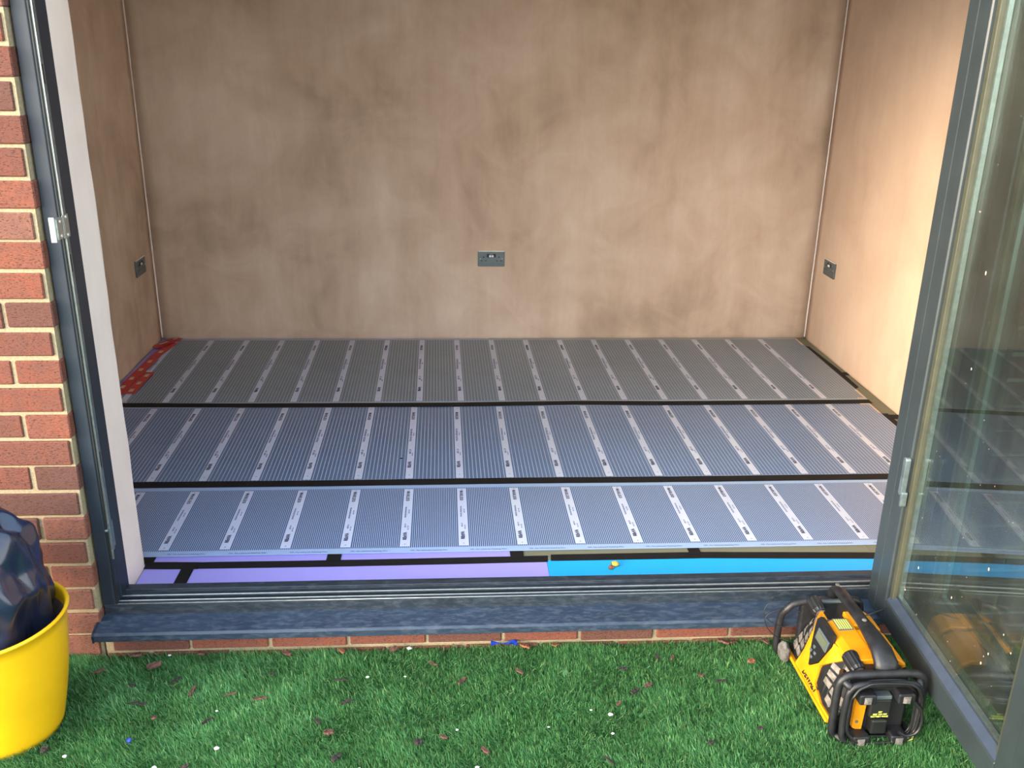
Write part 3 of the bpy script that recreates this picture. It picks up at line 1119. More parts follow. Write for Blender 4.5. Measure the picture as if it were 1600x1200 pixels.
bm = bmesh.new()
bmesh.ops.create_icosphere(bm, subdivisions=6, radius=1.0)
rb = random.Random(4)
pl = []
for _ in range(80):
    n = Vector((rb.gauss(0, 1), rb.gauss(0, 1), rb.gauss(0, 1))).normalized()
    pl.append((n, rb.uniform(0.88, 1.03)))
folds = [(Vector((rb.gauss(0, 1), rb.gauss(0, 1), rb.gauss(0, 0.6))).normalized(), rb.uniform(2.2, 4.6), rb.uniform(0, 2), rb.uniform(0.035, 0.075)) for _ in range(6)]
BC = Vector((-0.034, 0.022, 0.390))
for v in bm.verts:
    d = v.co.normalized()
    r = min(h / max(1e-3, d.dot(n)) for n, h in pl if d.dot(n) > 0.3)
    r = min(r, 1.06)
    for n_, f_, p_, a_ in folds:
        t_ = d.dot(n_) * f_ + p_ + 0.35 * noise.noise(d * 1.6 + n_)
        r += a_ * (abs((t_ % 2.0) - 1.0) - 0.5)
    # long pulled folds falling from the top
    az = math.atan2(d.y, d.x)
    r -= 0.035 * max(0, 1 - abs(d.z)) * abs(math.sin(az * 4 + 3 * noise.noise(d * 1.7))) ** 6
    p = Vector((d.x * 0.180 * r, d.y * 0.174 * r, d.z * 0.255 * r))
    if d.z < 0:
        p.z = d.z * 0.36 * r
    q = p + BC
    lim_r = (TRB - 0.010) + (TRT - TRB - 0.004) * max(0, min(1, (q.z - 0.016) / (TH - 0.026)))
    if q.z < TH + 0.01:
        rad = math.hypot(q.x, q.y)
        if rad > lim_r:
            q.x *= lim_r / rad; q.y *= lim_r / rad
    q.z = max(q.z, 0.02)
    v.co = q
for f in bm.faces:
    f.smooth = True
bag = link('bin_bag', bm, BAGM, loc=TC)
tag(bag, 'shiny black crumpled bin bag bulging out of the yellow tub', 'bag')

# ------------------------------------------------------------------ site radio
# local frame: x from the sloping front (towards the room's left) to the back, y from the near end to the far end, z up
RX, RY, RZ = 2.388, -0.448, -0.050
radio = tag(empty('site_radio', (RX, RY, RZ)), 'yellow and black site radio in a roll cage beside the open door leaf', 'radio')
YA, YZ = 0.050, 0.372


def along_y(p, q, t):
    return (p, t, q)


bm = bmesh.new()
def recess(y, f):
    """the ends of the front sweep back from the flat middle"""
    return 0.50 * max(0.0, abs(y - 0.222) - 0.058) * max(0.0, min(1.0, f * 1.2 + 0.05))


def front_pt(y, f):
    return (0.010 + 0.037 * f + recess(y, f), 0.046 + 0.144 * f)


stations = [YA, 0.08, 0.12, 0.160, 0.222, 0.285, 0.32, YZ]
rings = []
for y in stations:
    pr = [(0.024, 0.030)] + [front_pt(y, f) for f in (0.0, 0.25, 0.5, 0.75, 1.0)] + [(0.075, 0.199), (0.176, 0.200), (0.192, 0.186), (0.204, 0.060), (0.196, 0.030)]
    rings.append([bm.verts.new((p, y, q)) for p, q in pr])
for a, b in zip(rings[:-1], rings[1:]):
    for k in range(len(a)):
        bm.faces.new((a[k], a[(k + 1) % len(a)], b[(k + 1) % len(a)], b[k]))
bm.faces.new(rings[0]); bm.faces.new(rings[-1][::-1])
body = link('body', bm, BLACKP, parent=radio)


def on_front(y, f, lift):
    """point on the sloping front: f = 0 at the foot, 1 at the top edge"""
    px, pz = front_pt(y, f)
    n = Vector((-0.144, 0.037)).normalized()
    return (px + n.x * lift, y, pz + n.y * lift)


def front_plate(name, pts, l0, l1, m, bevel=0.002):
    bm = bmesh.new()
    dense = []
    for (a, b), (c, d) in zip(pts, pts[1:] + pts[:1]):
        n = max(1, int(math.hypot(c - a, (d - b) * 0.15) / 0.02))
        dense += [(a + (c - a) * k / n, b + (d - b) * k / n) for k in range(n)]
    prism(bm, dense, lambda y, f, t: on_front(y, f, t), l0, l1)
    bmesh.ops.triangulate(bm, faces=[f for f in bm.faces if len(f.verts) > 4])
    return link(name, bm, m, parent=radio, bevel=bevel)


# yellow front shell: wide band with two six-sided cut-outs showing the speakers, notch for the display
front_plate('front_shell', [(0.060, -0.02), (0.300, -0.02), (0.290, 0.35), (0.296, 0.75), (0.345, 1.0), (0.345, 1.06), (0.285, 1.06), (0.262, 0.62), (0.232, 0.26), (0.196, 0.50),
                            (0.170, 0.98), (0.170, 1.06), (0.080, 1.06), (0.080, 0.90), (0.125, 0.92), (0.186, 0.50), (0.176, 0.16), (0.120, 0.02), (0.060, 0.02)], -0.004, 0.0065, YELLOW_R, 0.0)
front_plate('lower_lip', [(0.060, -0.08), (0.372, -0.08), (0.372, -0.02), (0.060, -0.02)], -0.004, 0.010, YELLOW_R)
# speakers
for hexa, cells in (([(0.050, 0.05), (0.116, 0.05), (0.174, 0.18), (0.183, 0.48), (0.126, 0.88), (0.050, 0.88)],
                     [(0.054, 0.082), (0.088, 0.116), (0.122, 0.150)]),
                    ([(0.368, 0.05), (0.306, 0.05), (0.296, 0.40), (0.302, 0.80), (0.345, 0.95), (0.368, 0.95)], [(0.306, 0.332), (0.338, 0.364)])):
    sp_ = front_plate('speaker', hexa, -0.002, 0.0025, BLACKP, 0.0)
    bm = bmesh.new()
    for ci, (ya, yb) in enumerate(cells):
        for r_ in range(5):
            fa = 0.10 + r_ * 0.155 + (0.06 if ci == 2 else 0)
            fb = fa + 0.105
            if ci == 2 and (r_ > 3 or r_ < 1):
                continue
            prism(bm, [(ya, fa), (yb, fa + 0.03), (yb, fb + 0.03), (ya, fb)], lambda y, f, t: on_front(y, f, t), 0.002, 0.0060)
    link('grille', bm, GRILLE, parent=sp_)
# display pod
pod = front_plate('display_pod', [(0.172, 0.98), (0.198, 0.51), (0.232, 0.28), (0.260, 0.63), (0.283, 1.06), (0.268, 1.18), (0.180, 1.18)], 0.0, 0.010, BLACKP, 0.0)
bm = bmesh.new()
prism(bm, [(0.180, 0.80), (0.250, 0.80), (0.250, 1.02), (0.180, 1.02)], lambda y, f, t: on_front(y, f, t), 0.010, 0.0145)
link('display_bezel', bm, GUNMETAL, parent=pod, bevel=0.001)
bm = bmesh.new()
prism(bm, [(0.187, 0.84), (0.243, 0.84), (0.243, 0.98), (0.187, 0.98)], lambda y, f, t: on_front(y, f, t), 0.014, 0.0155)
link('display_screen', bm, LCDM, parent=pod)
for i, (y, f) in enumerate(((0.232, 0.46), (0.245, 0.55), (0.236, 0.66), (0.222, 0.58))):
    bm = bmesh.new()
    prism(bm, [(y - 0.005, f - 0.03), (y + 0.005, f - 0.03), (y + 0.005, f + 0.03), (y - 0.005, f + 0.03)], lambda y_, f_, t: on_front(y_, f_, t), 0.010, 0.0145)
    link('button', bm, GUNMETAL, parent=pod, bevel=0.0015)
# maker's lettering on the lower edge, reading from the far end to the near end
bm = bmesh.new()
tm = text_mesh('DEWALT', 0.023, 1.0, 0.0008)
a = Vector(on_front(0.200, 0.085, 0.0072))
ex = Vector((0, -1, 0))
ey = (Vector(on_front(0, 1, 0)) - Vector(on_front(0, 0, 0))).normalized()
ez = ex.cross(ey)
T = Matrix(((ex.x, ey.x, ez.x, a.x), (ex.y, ey.y, ez.y, a.y), (ex.z, ey.z, ez.z, a.z), (0, 0, 0, 1)))
add_text(bm, tm, T)
link('maker_lettering', bm, DARKP, parent=radio)
# yellow top shell with shoulders rising either side of the handle
bm = bmesh.new()
top = [(0.046, 0.190), (0.052, 0.203), (0.070, 0.211), (0.120, 0.214), (0.120, 0.196), (0.050, 0.186)]
prism(bm, top, along_y, 0.082, 0.262)
link('top_shell', bm, YELLOW_R, parent=radio, bevel=0.003, seg=3)
bm = bmesh.new()
top = [(0.118, 0.196), (0.118, 0.213), (0.176, 0.212), (0.200, 0.196), (0.209, 0.150), (0.214, 0.070), (0.204, 0.066), (0.190, 0.190)]
prism(bm, top, along_y, 0.082, 0.215)
link('back_shell', bm, YELLOW_R, parent=radio, bevel=0.004, seg=3)
bm = bmesh.new()
prism(bm, top, along_y, 0.232, 0.300)
link('back_shell', bm, YELLOW_R, parent=radio, bevel=0.004, seg=3)
# warning label with bars
bm = bmesh.new(); box(bm, 0.072, 0.112, 0.210, 0.262, 0.2125, 0.2150)
wl_ = link('warning_label', bm, GUNMETAL, parent=radio)
bm = bmesh.new()
for i in range(6):
    box(bm, 0.074 + i * 0.0065, 0.0775 + i * 0.0065, 0.214, 0.258, 0.2150, 0.2154)
link('label_print', bm, YTEXT, parent=wl_)
# open storage well at the far end of the top
bm = bmesh.new()
prism(bm, [(0.055, 0.196), (0.055, 0.204), (0.172, 0.204), (0.172, 0.196)], along_y, 0.268, 0.275)
link('tray_wall', bm, GUNMETAL, parent=radio, bevel=0.002)
bm = bmesh.new()
prism(bm, [(0.055, 0.196), (0.055, 0.206), (0.172, 0.206), (0.172, 0.196)], along_y, 0.360, 0.370)
link('tray_wall', bm, GUNMETAL, parent=radio, bevel=0.002)
# knobs
for cx, cy, cz, ln in ((0.062, 0.118, 0.203, 0.055), (0.060, 0.372, 0.203, 0.050)):
    bm = bmesh.new()
    N = 28
    r0 = 0.0215
    segs = [(0.0, 0.92), (0.004, 1.0), (ln - 0.010, 0.96), (ln - 0.002, 0.86), (ln, 0.74)]
    rings = []
    for (t, s) in segs:
        ring = []
        for k in range(N):
            a = 2 * math.pi * k / N
            rr_ = r0 * s * (1.0 if k % 2 else 0.93)
            ring.append(bm.verts.new((rr_ * math.cos(a), -t, rr_ * math.sin(a))))
        rings.append(ring)
    for i in range(len(rings) - 1):
        for k in range(N):
            bm.faces.new((rings[i][k], rings[i][(k + 1) % N], rings[i + 1][(k + 1) % N], rings[i + 1][k]))
    bm.faces.new(rings[0][::-1]); bm.faces.new(rings[-1])
    kn = link('knob', bm, BLACKP, parent=radio, loc=(cx, cy, cz), rot=(math.radians(14), 0, math.radians(8)))
    bm = bmesh.new()
    bmesh.ops.create_cone(bm, cap_ends=True, segments=20, radius1=0.013, radius2=0.0145, depth=0.002, matrix=Matrix.Translation((0, -ln - 0.001, 0)) @ Matrix.Rotation(math.pi / 2, 4, 'X'))
    link('knob_cap', bm, DUSTY_LIT, parent=kn)  # light falling on the knob end is painted as this lighter cap colour
# carrying handle: broad at the near end, slim grip, bent at the far end
bm = bmesh.new()
path = [((0.128, 0.040, 0.190), 0.030, 0.016), ((0.128, 0.052, 0.226), 0.029, 0.015), ((0.127, 0.085, 0.243), 0.026, 0.013), ((0.126, 0.150, 0.249), 0.021, 0.011),
        ((0.125, 0.200, 0.250), 0.0165, 0.011), ((0.124, 0.280, 0.250), 0.0155, 0.011), ((0.124, 0.345, 0.248), 0.0155, 0.011), ((0.124, 0.372, 0.238), 0.017, 0.011), ((0.124, 0.386, 0.200), 0.018, 0.012)]
rings = []
for i, (p, hw, hh) in enumerate(path):
    p = Vector(p)
    a = Vector(path[max(0, i - 1)][0]); b = Vector(path[min(len(path) - 1, i + 1)][0])
    t = (b - a).normalized()
    nx = Vector((1, 0, 0)); nz_ = nx.cross(t)
    rings.append([bm.verts.new(p + nx * hw * (1 if abs(math.cos(q)) > 0.3 else 0.75) * math.copysign(min(1, abs(math.cos(q)) * 1.15), math.cos(q)) + nz_ * hh * math.sin(q)) for q in [2 * math.pi * k / 12 for k in range(12)]])
for i in range(len(rings) - 1):
    for k in range(12):
        bm.faces.new((rings[i][k], rings[i][(k + 1) % 12], rings[i + 1][(k + 1) % 12], rings[i + 1][k])).smooth = True
bm.faces.new(rings[0][::-1]); bm.faces.new(rings[-1])
hd = link('handle', bm, RUBBER, parent=radio)
for y_, z_ in ((0.365, 0.257), (0.185, 0.262)):
    bm = bmesh.new()
    bmesh.ops.create_uvsphere(bm, u_segments=12, v_segments=8, radius=0.006, matrix=Matrix.Translation((0.124, y_, z_)) @ Matrix.Diagonal((1.1, 1.2, 0.5, 1)))
    link('handle_screw', bm, DUSTY_LIT, parent=hd, smooth=True)
# roll cage
def loop_xz(x0, x1, z0, z1, y, r, bow=0.0):
    return smooth_path([(px, y + bow * (1 if 0.2 < (pz - z0) / (z1 - z0) < 0.8 else 0), pz) for px, pz in rrect(x0, x1, z0, z1, 0.034, 3)], 1, True)


bm = bmesh.new(); tube(bm, loop_xz(0.002, 0.226, 0.010, 0.208, 0.030, 0.01), 0.0105, True, 10)
link('roll_cage', bm, RUBBER, parent=radio)
bm = bmesh.new(); tube(bm, loop_xz(0.018, 0.210, 0.014, 0.196, 0.006, 0.01), 0.0085, True, 10)
link('roll_cage', bm, RUBBER, parent=radio)
bm = bmesh.new(); tube(bm, smooth_path([(-0.012, 0.372, 0.172), (-0.022, 0.385, 0.150), (-0.024, 0.388, 0.040), (-0.010, 0.384, 0.012), (0.190, 0.384, 0.012), (0.218, 0.384, 0.04), (0.214, 0.384, 0.17), (0.195, 0.384, 0.198), (0.010, 0.372, 0.200)], 2, True), 0.0105, True, 10)
link('roll_cage', bm, RUBBER, parent=radio)
# cage arms joining loop to body
for (ax_, az_) in ((0.012, 0.190), (0.214, 0.190), (0.012, 0.022), (0.214, 0.022)):
    bm = bmesh.new(); tube(bm, [(ax_ + (0.02 if ax_ < 0.1 else -0.02), 0.075, az_ + (0.012 if az_ < 0.1 else -0.008)), (ax_, 0.030, az_), (ax_ * 0.86 + 0.016, 0.004, az_ * 0.95 + 0.005)], 0.0095, n=8)
    link('cage_arm', bm, RUBBER, parent=radio)
# four lugs with dusty bolts on the near end
for (ax_, az_) in ((0.066, 0.158), (0.166, 0.158), (0.066, 0.030), (0.166, 0.030)):
    bm = bmesh.new()
    prism(bm, rrect(ax_ - 0.022, ax_ + 0.022, az_ - 0.013, az_ + 0.016, 0.006, 3), lambda p, q, t: (p, t, q), -0.010, 0.052)
    lg = link('lug', bm, RUBBER, parent=radio, bevel=0.003)
    bm = bmesh.new()
    bmesh.ops.create_cone(bm, cap_ends=True, segments=4, radius1=0.015, radius2=0.007, depth=0.008, matrix=Matrix.Translation((ax_, -0.013, az_)) @ Matrix.Rotation(math.pi / 2, 4, 'X') @ Matrix.Rotation(math.pi / 4, 4, 'Z'))
    link('lug_tip', bm, DUSTY_LIT, parent=lg)
# near end panel with battery bay
bm = bmesh.new(); box(bm, 0.040, 0.190, 0.034, 0.052, 0.030, 0.180)
link('end_panel', bm, DARKP, parent=radio, bevel=0.003)
bm = bmesh.new()
prism(bm, [(0.052, 0.050), (0.078, 0.036), (0.082, 0.140), (0.052, 0.140)], along_y, 0.022, 0.040)
ye = link('end_stripe', bm, YELLOW_R, parent=radio, bevel=0.002)
bm = bmesh.new()
bmesh.ops.create_cone(bm, cap_ends=True, segments=12, radius1=0.004, radius2=0.004, depth=0.002, matrix=Matrix.Translation((0.062, 0.0215, 0.070)) @ Matrix.Rotation(math.pi / 2, 4, 'X'))
link('screw', bm, GUNMETAL, parent=ye)
bm = bmesh.new(); box(bm, 0.088, 0.142, 0.014, 0.038, 0.086, 0.140)
bt = link('battery', bm, DARKP, parent=radio, bevel=0.004)
bm = bmesh.new(); box(bm, 0.094, 0.136, 0.006, 0.038, 0.040, 0.084)
link('battery_latch', bm, BLACKP, parent=radio, bevel=0.005)
bm = bmesh.new(); box(bm, 0.086, 0.140, 0.012, 0.036, 0.142, 0.154)
link('end_vent', bm, GUNMETAL, parent=radio, bevel=0.003)
bm = bmesh.new()
for i, s in enumerate(('18V', 'XRP 12V-18V', 'BATTERY PACK')):
    add_text(bm, text_mesh(s, 0.0065, 1.0, 0.0002), Matrix.Translation((0.115, 0.0135, 0.104 - i * 0.007)) @ Matrix.Rotation(math.pi / 2, 4, 'X'))
link('battery_lettering', bm, YTEXT, parent=bt)
bm = bmesh.new()
for i in range(4):
    box(bm, -0.010, 0.010, -0.0004, 0.0004, -0.0012, 0.0012, mat=Matrix.Translation((0.196, -0.0035, 0.048 - i * 0.007)) @ Matrix.Rotation(math.radians(-28), 4, 'Y'))
link('hazard_mark', bm, YTEXT, parent=radio)
# mains lead wound round the near cage
for i, (dx, dy, dz) in enumerate(((0.004, -0.006, 0.006), (-0.006, 0.008, -0.004), (0.008, 0.016, 0.002))):
    bm = bmesh.new()
    rr2 = random.Random(i)
    p0 = rrect(0.020 + dx, 0.206 + dx * 0.4, 0.020 + dz, 0.196 + dz, 0.05, 4)
    tube(bm, smooth_path([(p[0] + rr2.uniform(-0.004, 0.004), dy + rr2.uniform(-0.003, 0.003), p[1] + rr2.uniform(-0.004, 0.004)) for p in p0], 2, True), 0.0038, True, 8)
    link('mains_lead', bm, BLACKP, parent=radio)
bm = bmesh.new()
tube(bm, smooth_path([(0.185, -0.004, 0.150), (0.214, -0.012, 0.120), (0.212, -0.014, 0.060), (0.180, -0.012, 0.046), (0.160, -0.010, 0.060)], 3), 0.0045, n=8)
link('mains_lead', bm, BLACKP, parent=radio)
# thin aerial wires looping off the far end, short whip aerial
for pts in ([(0.03, 0.37, 0.165), (-0.05, 0.40, 0.190), (-0.075, 0.395, 0.150), (-0.045, 0.38, 0.120), (0.0, 0.37, 0.110)], [(0.0, 0.37, 0.175), (-0.04, 0.37, 0.175), (-0.078, 0.372, 0.150), (-0.06, 0.365, 0.105), (-0.01, 0.36, 0.072), (0.02, 0.36, 0.07)]):
    bm = bmesh.new(); tube(bm, smooth_path(pts, 3), 0.0013, n=6)
    link('aerial_wire', bm, BLACKP, parent=radio)
bm = bmesh.new(); tube(bm, [(0.150, 0.255, 0.222), (0.228, 0.272, 0.238)], 0.0022, n=6)
link('aerial', bm, RUBBER, parent=radio)
bm = bmesh.new()
bmesh.ops.create_icosphere(bm, subdivisions=3, radius=0.028, matrix=Matrix.Translation((-0.012, 0.350, 0.045)) @ Matrix.Diagonal((0.55, 1, 1.15, 1)))
for v in bm.verts:
    v.co += (v.co - Vector((-0.012, 0.35, 0.045))) * 0.25 * noise.noise(v.co * 120)
link('corner_foot', bm, DUSTY_LIT, parent=radio, smooth=True)
# far end moulding above the corner
bm = bmesh.new(); box(bm, 0.030, 0.190, YZ - 0.004, YZ + 0.018, 0.060, 0.196)
link('far_end_panel', bm, RUBBER, parent=radio, bevel=0.006)

# ------------------------------------------------------------------ artificial turf
def turf(name, x0, x1, y0, y1, seed, kind):
    rs = np.random.RandomState(seed)
    A = int(3.05 * 0.72 * 125000)
    B = int((x1 - x0) * (y1 - y0) * 16000)
    D = 90000
    X = np.concatenate([rs.uniform(-0.07, 2.98, A), rs.uniform(x0, x1, B), rs.uniform(-0.6, 3.5, D)])
    Y = np.concatenate([rs.uniform(-0.72, y1, A), rs.uniform(y0, y1, B), -0.30 - np.abs(rs.normal(0.42, 0.42, D))])
    keep = (np.hypot(X - TC.x, Y - TC.y) > TRB + 0.004) & ~((X > RX + 0.02) & (X < RX + 0.2) & (Y > RY + 0.02) & (Y < RY + 0.36))
    X, Y = X[keep], Y[keep]
    N = len(X)
    # clump field from a few sines
    f1 = np.sin(X * 17 + 2.1 * np.sin(Y * 11)) * np.sin(Y * 19 + 1.7 * np.sin(X * 9 + 1))
    f2 = np.sin(X * 47 + 3 * np.sin(Y * 31 + 2)) * np.sin(Y * 53 + 2 * np.sin(X * 29))
    f3 = np.sin(X * 5.3 + 1.1 * np.sin(Y * 4.1) + 0.5) * np.sin(Y * 6.1 + np.sin(X * 3.7))
    h = (0.034 + 0.0025 * f1 + 0.002 * f2 + rs.normal(0, 0.0035, N)).clip(0.016, 0.046)
    ang = -0.9 + 0.5 * f3 + 0.5 * f1 + rs.normal(0, 0.9, N)
    lean = (0.55 + 0.25 * f2 + rs.normal(0, 0.22, N)).clip(0.05, 1.15)
    wdt = rs.uniform(0.0011, 0.0019, N) * np.where((Y < -0.72) | (X < -0.07) | (X > 2.98), 2.6, 1.0)
    dx, dy = -np.cos(ang), np.sin(ang)
    z0 = -0.052
    px, py = -dy, dx
    tw = rs.uniform(-0.8, 0.8, N)
    wx, wy = px * np.cos(tw) + dx * np.sin(tw), py * np.cos(tw) + dy * np.sin(tw)
    V = np.zeros((N, 5, 3))
    def setv(i, f, bend, w, s):
        V[:, i, 0] = X + dx * h * bend + s * wx * wdt * w
        V[:, i, 1] = Y + dy * h * bend + s * wy * wdt * w
        V[:, i, 2] = z0 + h * f
    setv(0, 0, 0, .5, -1); setv(1, 0, 0, .5, 1)
    l1 = lean * 0.25
    for i, s in ((2, -1), (3, 1)):
        setv(i, 0.6 * np.sqrt(1 - np.clip(lean * .3, 0, .9) ** 2), l1, .5, s)
    setv(4, np.cos(lean * 0.75), np.sin(lean) * 0.75, 0, 0)
    V[:, :, 1] = np.minimum(V[:, :, 1], 0.004)
    me = bpy.data.meshes.new(name)
    me.vertices.add(N * 5)
    me.vertices.foreach_set('co', V.reshape(-1))
    base = (np.arange(N) * 5)[:, None]
    q = base + np.array([[0, 1, 3, 2]]); t = base + np.array([[2, 3, 4]])
    loops = np.concatenate([q, t], axis=1).reshape(-1)
    me.loops.add(N * 7)
    me.loops.foreach_set('vertex_index', loops.astype(np.int32))
    ls = np.stack([np.arange(N) * 7, np.arange(N) * 7 + 4], axis=1).reshape(-1)
    me.polygons.add(N * 2)
    me.polygons.foreach_set('loop_start', ls.astype(np.int32))
    me.update(calc_edges=True)
    pal = np.array([lin(82, 140, 80)[:3], lin(100, 158, 96)[:3], lin(132, 182, 122)[:3], lin(64, 120, 70)[:3], lin(146, 168, 108)[:3]])
    pick = rs.choice(5, N, p=[.32, .28, .14, .20, .06])
    c = pal[pick] * (1 + 0.10 * f1 + 0.04 * f3 + rs.normal(0, .08, N)).clip(.5, 1.5)[:, None]
    C = np.ones((N, 5, 4)); C[:, :, :3] = c[:, None, :]
    at = me.color_attributes.new('blade', 'FLOAT_COLOR', 'POINT')
    at.data.foreach_set('color', C.reshape(-1))
    me.materials.append(TURF)
    o = bpy.data.objects.new(name, me)
    COL.objects.link(o)
    return tag(o, kind=kind)


lawn = turf('artificial_grass', -1.6, 4.4, -3.2, -0.001, 1, 'stuff')
tag(lawn, 'short green artificial grass running up to the brick plinth', 'artificial grass')

# ------------------------------------------------------------------ bark chips and litter on the turf
ZG = -0.026


def chip_mesh(seed, L, W, T):
    r = random.Random(seed)
    bm = bmesh.new()
    n = 7
    top, bot = [], []
    for i in range(n):
        f = i / (n - 1)
        w = W * (0.35 + 0.65 * math.sin(math.pi * (0.12 + 0.76 * f))) * r.uniform(0.75, 1.15)
        x = (f - 0.5) * L
        bend = L * 0.10 * math.sin(f * math.pi) * r.choice((-1, 1)) if seed % 3 == 0 else 0.0
        zc = T * r.uniform(-0.25, 0.25)
        top.append([bm.verts.new((x, s * w / 2 + bend, zc + T / 2 + r.uniform(-T, T) * 0.15)) for s in (-1, -0.3, 0.4, 1)])
        bot.append([bm.verts.new((x, s * w / 2 + bend, zc - T / 2)) for s in (-1, -0.3, 0.4, 1)])
    for i in range(n - 1):
        for k in range(3):
            bm.faces.new((top[i][k], top[i + 1][k], top[i + 1][k + 1], top[i][k + 1]))
            bm.faces.new((bot[i][k], bot[i][k + 1], bot[i + 1][k + 1], bot[i + 1][k]))
        bm.faces.new((top[i][0], bot[i][0], bot[i + 1][0], top[i + 1][0]))
        bm.faces.new((top[i][3], top[i + 1][3], bot[i + 1][3], bot[i][3]))
    for i in (0, n - 1):
        bm.faces.new([top[i][k] for k in range(4)] + [bot[i][k] for k in (3, 2, 1, 0)])
    return bm


chips = [  # x, y, length, width, angle deg, material, thickness
    (0.439, -0.052, .034, .010, 20, 0), (0.582, -0.032, .040, .020, 15, 3), (0.547, -0.117, .026, .008, -25, 1), (0.660, -0.100, .034, .009, 50, 1),
    (0.717, -0.149, .038, .011, 85, 0), (0.821, -0.164, .034, .006, 10, 0), (0.587, -0.193, .045, .008, 8, 1), (0.646, -0.251, .014, .010, 0, 0),
    (0.785, -0.270, .036, .009, 55, 1), (0.412, -0.357, .020, .015, 80, 1), (0.770, -0.431, .020, .010, 20, 1),
    (0.943, -0.022, .032, .012, -30, 0), (0.918, -0.082, .014, .008, 30, 1), (1.108, -0.116, .040, .007, 5, 1), (0.903, -0.186, .036, .010, 10, 0),
    (1.135, -0.210, .030, .010, 25, 1), (1.069, -0.283, .026, .011, -60, 1), (1.103, -0.326, .024, .017, 0, 0), (1.331, -0.370, .022, .016, 20, 1),
    (1.395, -0.355, .020, .010, -30, 0), (1.499, -0.407, .028, .011, -55, 0), (1.132, -0.416, .030, .014, 60, 1), (1.444, -0.135, .036, .012, 60, 0),
    (1.606, -0.100, .028, .009, -45, 0), (1.362, -0.054, .032, .006, -30, 0), (1.248, -0.014, .024, .018, 10, 0), (1.099, -0.016, .026, .012, -50, 2),
    (2.008, -0.050, .024, .010, 80, 1), (2.051, -0.056, .018, .010, 60, 0), (1.899, -0.099, .026, .009, 0, 1), (1.956, -0.177, .022, .012, 30, 0),
    (1.915, -0.199, .028, .012, 40, 1), (2.165, -0.163, .032, .008, 10, 1), (2.114, -0.137, .018, .009, 0, 0), (2.277, -0.080, .022, .016, 30, 2),
    (2.221, -0.016, .034, .016, -25, 0), (2.345, -0.020, .026, .011, -45, 0), (2.214, -0.357, .016, .010, 10, 1), (2.071, -0.403, .018, .010, 10, 1),
    (1.802, -0.456, .036, .007, -60, 1), (1.862, -0.247, .016, .009, 50, 0), (1.630, -0.014, .030, .014, -25, 2), (0.700, -0.012, .026, .012, -40, 0),
    (2.252, -0.018, .026, .010, 30, 0), (0.520, -0.012, .030, .018, 0, 0), (1.720, -0.012, .022, .010, 15, 2)]
BM = [BARK_A, BARK_B, BARK_C, BARK_A]
colour = ['brown', 'blackish', 'rusty brown', 'broad reddish']


def band(y):
    return 0 if y > -0.035 else 1 if y > -0.125 else 2 if y > -0.24 else 3


bandtxt = ['against the brick plinth', 'just off the brick plinth', 'on the middle turf', 'on the nearest turf']
order = {}
for i, c in enumerate(chips):
    order.setdefault(band(c[1]), []).append((c[0], i))
ordn = ['first', 'second', 'third', 'fourth', 'fifth', 'sixth', 'seventh', 'eighth', 'ninth', 'tenth', 'eleventh', 'twelfth', 'thirteenth', 'fourteenth', 'fifteenth', 'sixteenth']
lab = {}
for b, lst in order.items():
    for r_, (x, i) in enumerate(sorted(lst)):
        lab[i] = '%s bark chip %s, %s from the left there' % (colour[chips[i][5]], bandtxt[b], ordn[r_])
for i, (x, y, L, W, a, mi) in enumerate(chips):
    T = min(W * 0.4, 0.006)
    o = link('bark_chip', chip_mesh(i + 3, L, W, T), BM[mi], loc=(x, y - (0.036 if y < -0.03 else 0.006), ZG + 0.004 + T / 2), rot=(rnd.uniform(-.2, .2), rnd.uniform(-.2, .2), math.radians(a)))
    tag(o, lab[i], 'bark chip', 'bark chips scattered on the artificial grass')

crumbs = [(1.833, -0.289, .0050), (1.784, -0.270, .0028), (1.827, -0.361, .0034), (1.665, -0.330, .0026), (1.293, -0.012, .0060), (1.183, -0.108, .0036), (1.287, -0.110, .0026),
          (1.429, -0.330, .0028), (1.477, -0.464, .0042), (1.192, -0.456, .0028), (0.833, -0.371, .0055), (0.699, -0.430, .0042), (0.471, -0.383, .0045), (0.801, -0.232, .0028), (0.612, -0.018, .0036)]
for r_, (x, y, r) in enumerate(sorted(crumbs)):
    bm = bmesh.new()
    bmesh.ops.create_icosphere(bm, subdivisions=2, radius=r)
    for v in bm.verts:
        v.co *= 1 + 0.35 * noise.noise(v.co * 400 + Vector((r_, 0, 0)))
        v.co.z *= 0.6
        v.co.x *= 1.3
    o = link('plaster_crumb', bm, SPECK, loc=(x, y - (0.036 if y < -0.03 else 0.006), ZG + 0.006))
    tag(o, 'white plaster crumb on the green turf, %s one from the left' % ordn[r_], 'crumb', 'white crumbs on the artificial grass')
bm = bmesh.new()
bmesh.ops.create_icosphere(bm, subdivisions=2, radius=0.0065)
for v in bm.verts:
    v.co *= 1 + 0.4 * noise.noise(v.co * 300)
tag(link('plastic_scrap', bm, BLUEP, loc=(0.609, -0.369, ZG + 0.006)), 'tiny blue plastic scrap on the turf right of the yellow tub', 'scrap')
bm = bmesh.new(); box(bm, -0.009, 0.009, -0.0018, 0.0018, -0.001, 0.001)
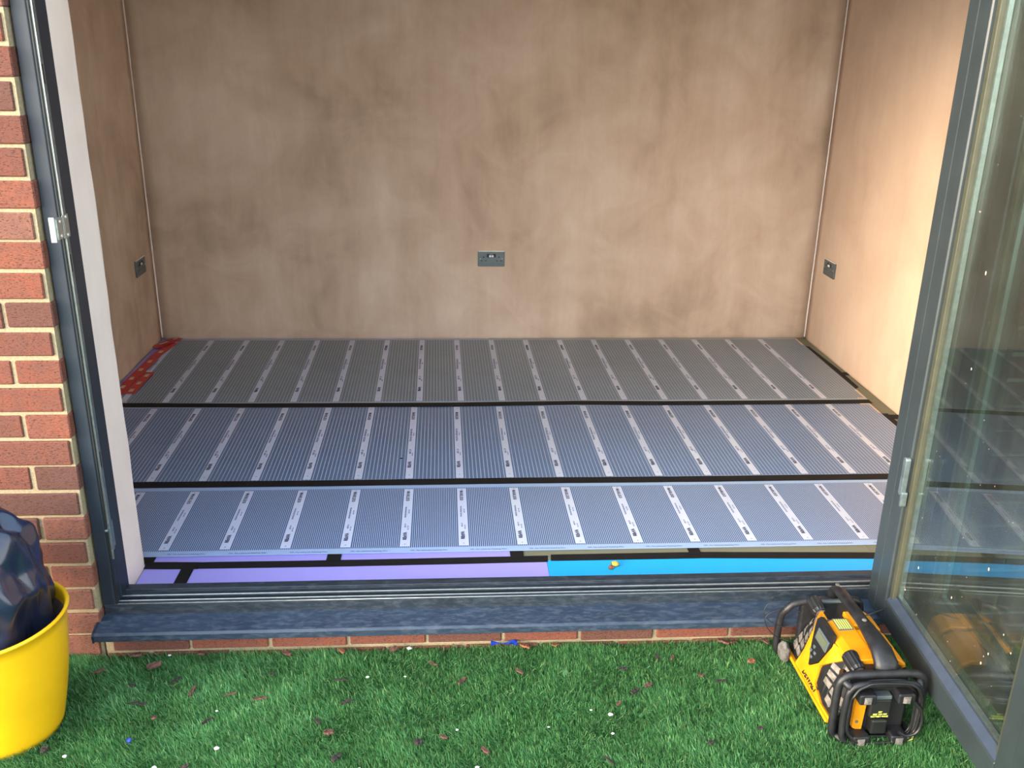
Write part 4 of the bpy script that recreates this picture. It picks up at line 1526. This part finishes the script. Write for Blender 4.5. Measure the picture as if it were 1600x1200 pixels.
tag(link('wire_offcut', bm, STEEL, loc=(1.425, -0.012, ZG + 0.008), rot=(0, 0, -0.8)), 'small silver wire offcut on the turf at the brick plinth', 'offcut')
# twisted blue sweet wrapper
bm = bmesh.new()
n = 13
rows = []
for i in range(n):
    f = i / (n - 1)
    w = 0.0085 * (0.35 + abs(f - 0.42) * 1.5)
    rows.append([bm.verts.new(((f - 0.5) * 0.078, s * w + 0.002 * math.sin(f * 9), 0.003 * math.sin(f * 7 + s * 2) + 0.002 * abs(s))) for s in (-1, -0.4, 0.3, 1)])
for i in range(n - 1):
    for k in range(3):
        bm.faces.new((rows[i][k], rows[i + 1][k], rows[i + 1][k + 1], rows[i][k + 1]))
o = link('blue_wrapper', bm, BLUEP, loc=(1.569, -0.014, ZG + 0.012))
sd = o.modifiers.new('solid', 'SOLIDIFY'); sd.thickness = 0.0006
tag(o, 'twisted shiny blue wrapper against the middle of the brick plinth', 'wrapper')
# dried foam blob on the cyan board
bm = bmesh.new()
bmesh.ops.create_icosphere(bm, subdivisions=3, radius=0.0105, matrix=Matrix.Translation((0.006, 0.008, 0.007)) @ Matrix.Diagonal((1.2, 1.1, 0.75, 1)))
bmesh.ops.create_icosphere(bm, subdivisions=3, radius=0.008, matrix=Matrix.Translation((-0.010, -0.010, 0.0055)) @ Matrix.Diagonal((1.1, 1.2, 0.75, 1)))
for v in bm.verts:
    v.co += v.co.normalized() * 0.0035 * noise.noise(v.co * 220)
    v.co.z = max(v.co.z, 0)
for f in bm.faces:
    f.smooth = True
    if f.calc_center_median().x < -0.004:
        f.material_index = 1
o = link('foam_blob', bm, [FOAM, BARK_C], loc=(1.935, 0.268, ZB1))
tag(o, 'small yellow and brown dried foam blob on the cyan board', 'foam blob')
bm = bmesh.new()
bmesh.ops.create_icosphere(bm, subdivisions=2, radius=0.004, matrix=Matrix.Diagonal((1.5, 1, 0.5, 1)))
tag(link('grit_speck', bm, DARKP, loc=(1.217, 1.112, ZM + 0.002)), 'tiny black grit speck on the middle heating film', 'speck')
